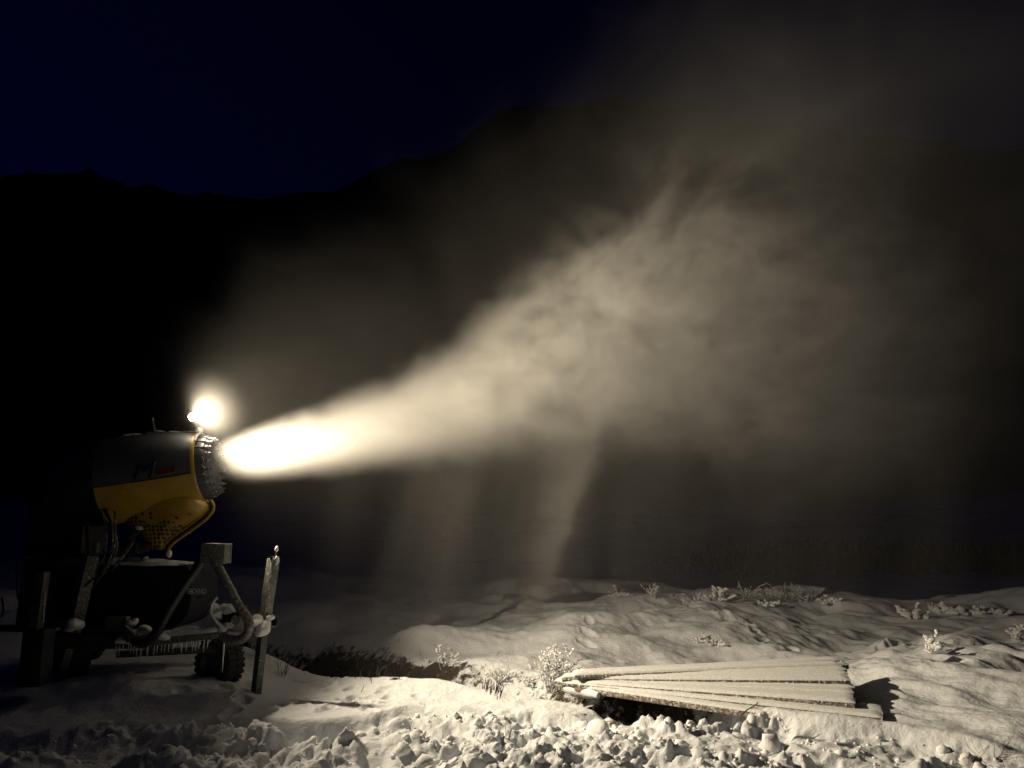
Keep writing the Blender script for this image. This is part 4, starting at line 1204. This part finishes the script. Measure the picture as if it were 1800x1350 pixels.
def jet_density(F, x, y, z, p):
    yc = F.curve(x, list(zip(cx, cyc))); zc = F.curve(x, list(zip(cx, czc))); rz = F.curve(x, list(zip(cx, crz)))
    s = F.m('SUBTRACT', x, X0)
    rz = F.m('MAXIMUM', rz, 0.12)
    ry = F.m('MULTIPLY', F.m('POWER', rz, 0.9), 0.95)
    dz = F.m('SUBTRACT', z, zc); dy = F.m('SUBTRACT', y, yc)
    # billows: noise in coordinates that stretch along the jet
    pj = F.vec(F.m('MULTIPLY', x, 0.75), F.m('MULTIPLY', y, 0.5), z)
    n1 = F.noise(pj, 0.8, 6, 0.62, 1.0)
    n2 = F.noise(pj, 2.4, 6, 0.68, 0.8)
    n1 = F.m('SUBTRACT', n1, 0.5); n2 = F.m('SUBTRACT', n2, 0.5)
    up = F.ramp(F.m('DIVIDE', dz, rz), -0.9, 0.5)                   # the underside stays tidy near the gun
    calm = F.m('MULTIPLY', F.ramp(s, 0.2, 6.0), F.m('MULTIPLY_ADD', up, 0.75, 0.25))
    q = F.m('SQRT', F.m('ADD', F.m('POWER', F.m('DIVIDE', dz, rz), 2.0), F.m('POWER', F.m('DIVIDE', dy, ry), 2.0)))
    q = F.m('ADD', q, F.m('MULTIPLY', n1, F.m('MULTIPLY_ADD', calm, 3.6, 0.05)))
    q = F.m('ADD', q, F.m('MULTIPLY', n2, F.m('MULTIPLY_ADD', calm, 2.0, 0.32)))
    soft = F.ramp(q, 1.10, 0.42)
    sig = F.curve(s, [(0, 1.0), (0.6, 0.54), (1.3, 0.42), (2.2, 0.34), (3.3, 0.35), (4.3, 0.38), (5.2, 0.38), (6.5, 0.34), (8, 0.20), (10, 0.08), (12, 0.015), (X1 - X0, 0.0)])
    tdim = F.m('MULTIPLY', F.ramp(F.m('DIVIDE', dz, rz), -0.45, 0.85), F.ramp(s, 5.0, 1.5))
    soft = F.m('MULTIPLY', soft, F.m('MULTIPLY_ADD', tdim, -0.62, 1.0))
    # wispy clumps inside the cloud
    cl = F.m('MULTIPLY_ADD', F.m('MULTIPLY', F.m('ADD', n1, F.m('MULTIPLY', n2, 1.0)), F.ramp(s, 0.8, 5.0)), 6.5, 1.0)
    cl = F.m('MAXIMUM', cl, 0.08)
    core = F.m('MULTIPLY', F.m('MULTIPLY', soft, sig), cl)
    # separate streams right at the nozzle crown
    st = F.noise(F.vec(F.m('MULTIPLY', x, 0.12), y, z), 11.0, 1, 0.4)
    st = F.m('MULTIPLY', F.ramp(F.m('SUBTRACT', 0.62, st), -0.1, 0.2), 1.0)
    k = F.ramp(s, 0.0, 0.55)
    core = F.m('MULTIPLY', core, F.m('ADD', F.m('MULTIPLY', st, F.m('SUBTRACT', 1.0, k)), k))
    core = F.m('MULTIPLY', core, F.ramp(s, -0.02, 0.06))
    # wide thin drift that hangs over and around the cloud
    dr = F.m('ADD', F.m('POWER', F.m('DIVIDE', F.m('SUBTRACT', dz, 0.6), F.m('MULTIPLY_ADD', rz, 1.35, 1.3)), 2.0), F.m('POWER', F.m('DIVIDE', dy, F.m('MULTIPLY_ADD', ry, 1.2, 1.6)), 2.0))
    drift = F.m('MULTIPLY', F.ramp(F.m('ADD', F.m('SQRT', dr), F.m('MULTIPLY', n1, 1.4)), 1.15, 0.1), F.curve(s, [(0, 0.001), (0.5, 0.0018), (2.5, 0.0045), (4.5, 0.013), (7, 0.024), (10, 0.010), (12.5, 0.002), (X1 - X0, 0.0)]))
    # snow raining out below the jet, in slanting veils
    rain_v = F.vec(F.m('MULTIPLY_ADD', z, -0.22, x), y, F.m('MULTIPLY', z, 0.16))
    rn = F.noise(rain_v, 1.1, 5, 0.6)
    rain = F.m('MULTIPLY', F.m('MULTIPLY_ADD', F.ramp(rn, 0.38, 0.66), 1.3, 0.1), F.ramp(dz, 0.2, -0.6))
    rain = F.m('MULTIPLY', rain, F.curve(s, [(0, 0), (1.2, 0.003), (2.2, 0.012), (3.6, 0.020), (4.6, 0.026), (5.4, 0.018), (8, 0.018), (X1 - X0, 0.0)]))
    rain = F.m('MULTIPLY', rain, F.ramp(F.m('ABSOLUTE', F.m('SUBTRACT', dy, 0.6)), 3.2, 0.8))
    # one bright falling sheet
    fa, fb = W(1052, 770, 10.3), W(962, 1030, 13.5)
    sl = (fb.x - fa.x) / (fb.z - fa.z); syl = (fb.y - fa.y) / (fb.z - fa.z)
    fx = F.m('SUBTRACT', F.m('SUBTRACT', x, fa.x), F.m('MULTIPLY', F.m('SUBTRACT', z, fa.z), sl))
    fy = F.m('SUBTRACT', F.m('SUBTRACT', y, fa.y), F.m('MULTIPLY', F.m('SUBTRACT', z, fa.z), syl))
    fx = F.m('ADD', fx, F.m('ADD', F.m('MULTIPLY', n2, 0.5), F.m('MULTIPLY', n1, 0.8)))
    sheet = F.m('MULTIPLY', F.m('MULTIPLY', F.ramp(fx, -0.75, 0.05), F.ramp(fx, 0.20, -0.04)), F.ramp(F.m('ABSOLUTE', fy), 0.9, 0.2))
    sheet = F.m('MULTIPLY', F.m('MULTIPLY', sheet, F.ramp(z, fa.z + 1.2, fa.z - 0.1)), 0.17)
    # high thin drift towards the upper right
    hi = F.m('MULTIPLY', F.m('MULTIPLY', F.ramp(x, 1.0, 6.0), F.ramp(z, 4.0, 7.5)), F.ramp(F.m('ADD', F.m('ABSOLUTE', F.m('SUBTRACT', y, 13.0)), F.m('MULTIPLY', n1, 3.0)), 4.5, 1.0))
    hi = F.m('MULTIPLY', F.m('MULTIPLY', hi, F.ramp(z, 12.3, 10.5)), 0.018)
    drift = F.m('ADD', drift, hi)
    # thin mist added around the lamp so its light forms a glow
    lx, ly, lz = (F.m('SUBTRACT', a, b) for a, b in zip((x, y, z), LAMP))
    lr = F.m('SQRT', F.m('ADD', F.m('ADD', F.m('MULTIPLY', lx, lx), F.m('MULTIPLY', ly, ly)), F.m('MULTIPLY', lz, lz)))
    halo = F.m('MULTIPLY', F.ramp(lr, 0.6, 0.0), 0.018)
    drift = F.m('ADD', drift, halo)
    tot = F.m('ADD', F.m('ADD', core, drift), F.m('ADD', rain, sheet))
    return F.m('MAXIMUM', tot, 0.0)

box0 = (X0 - 0.9, 5.0, -1.2); box1 = (X1 + 0.2, 19.5, 12.4)
plume('snow_plume', box0, box1, (350, 170, 280), jet_density, (0.93, 0.93, 0.93),
      'plume of artificial snow blown from the snow gun across the dark valley')
#@@END_PLUME
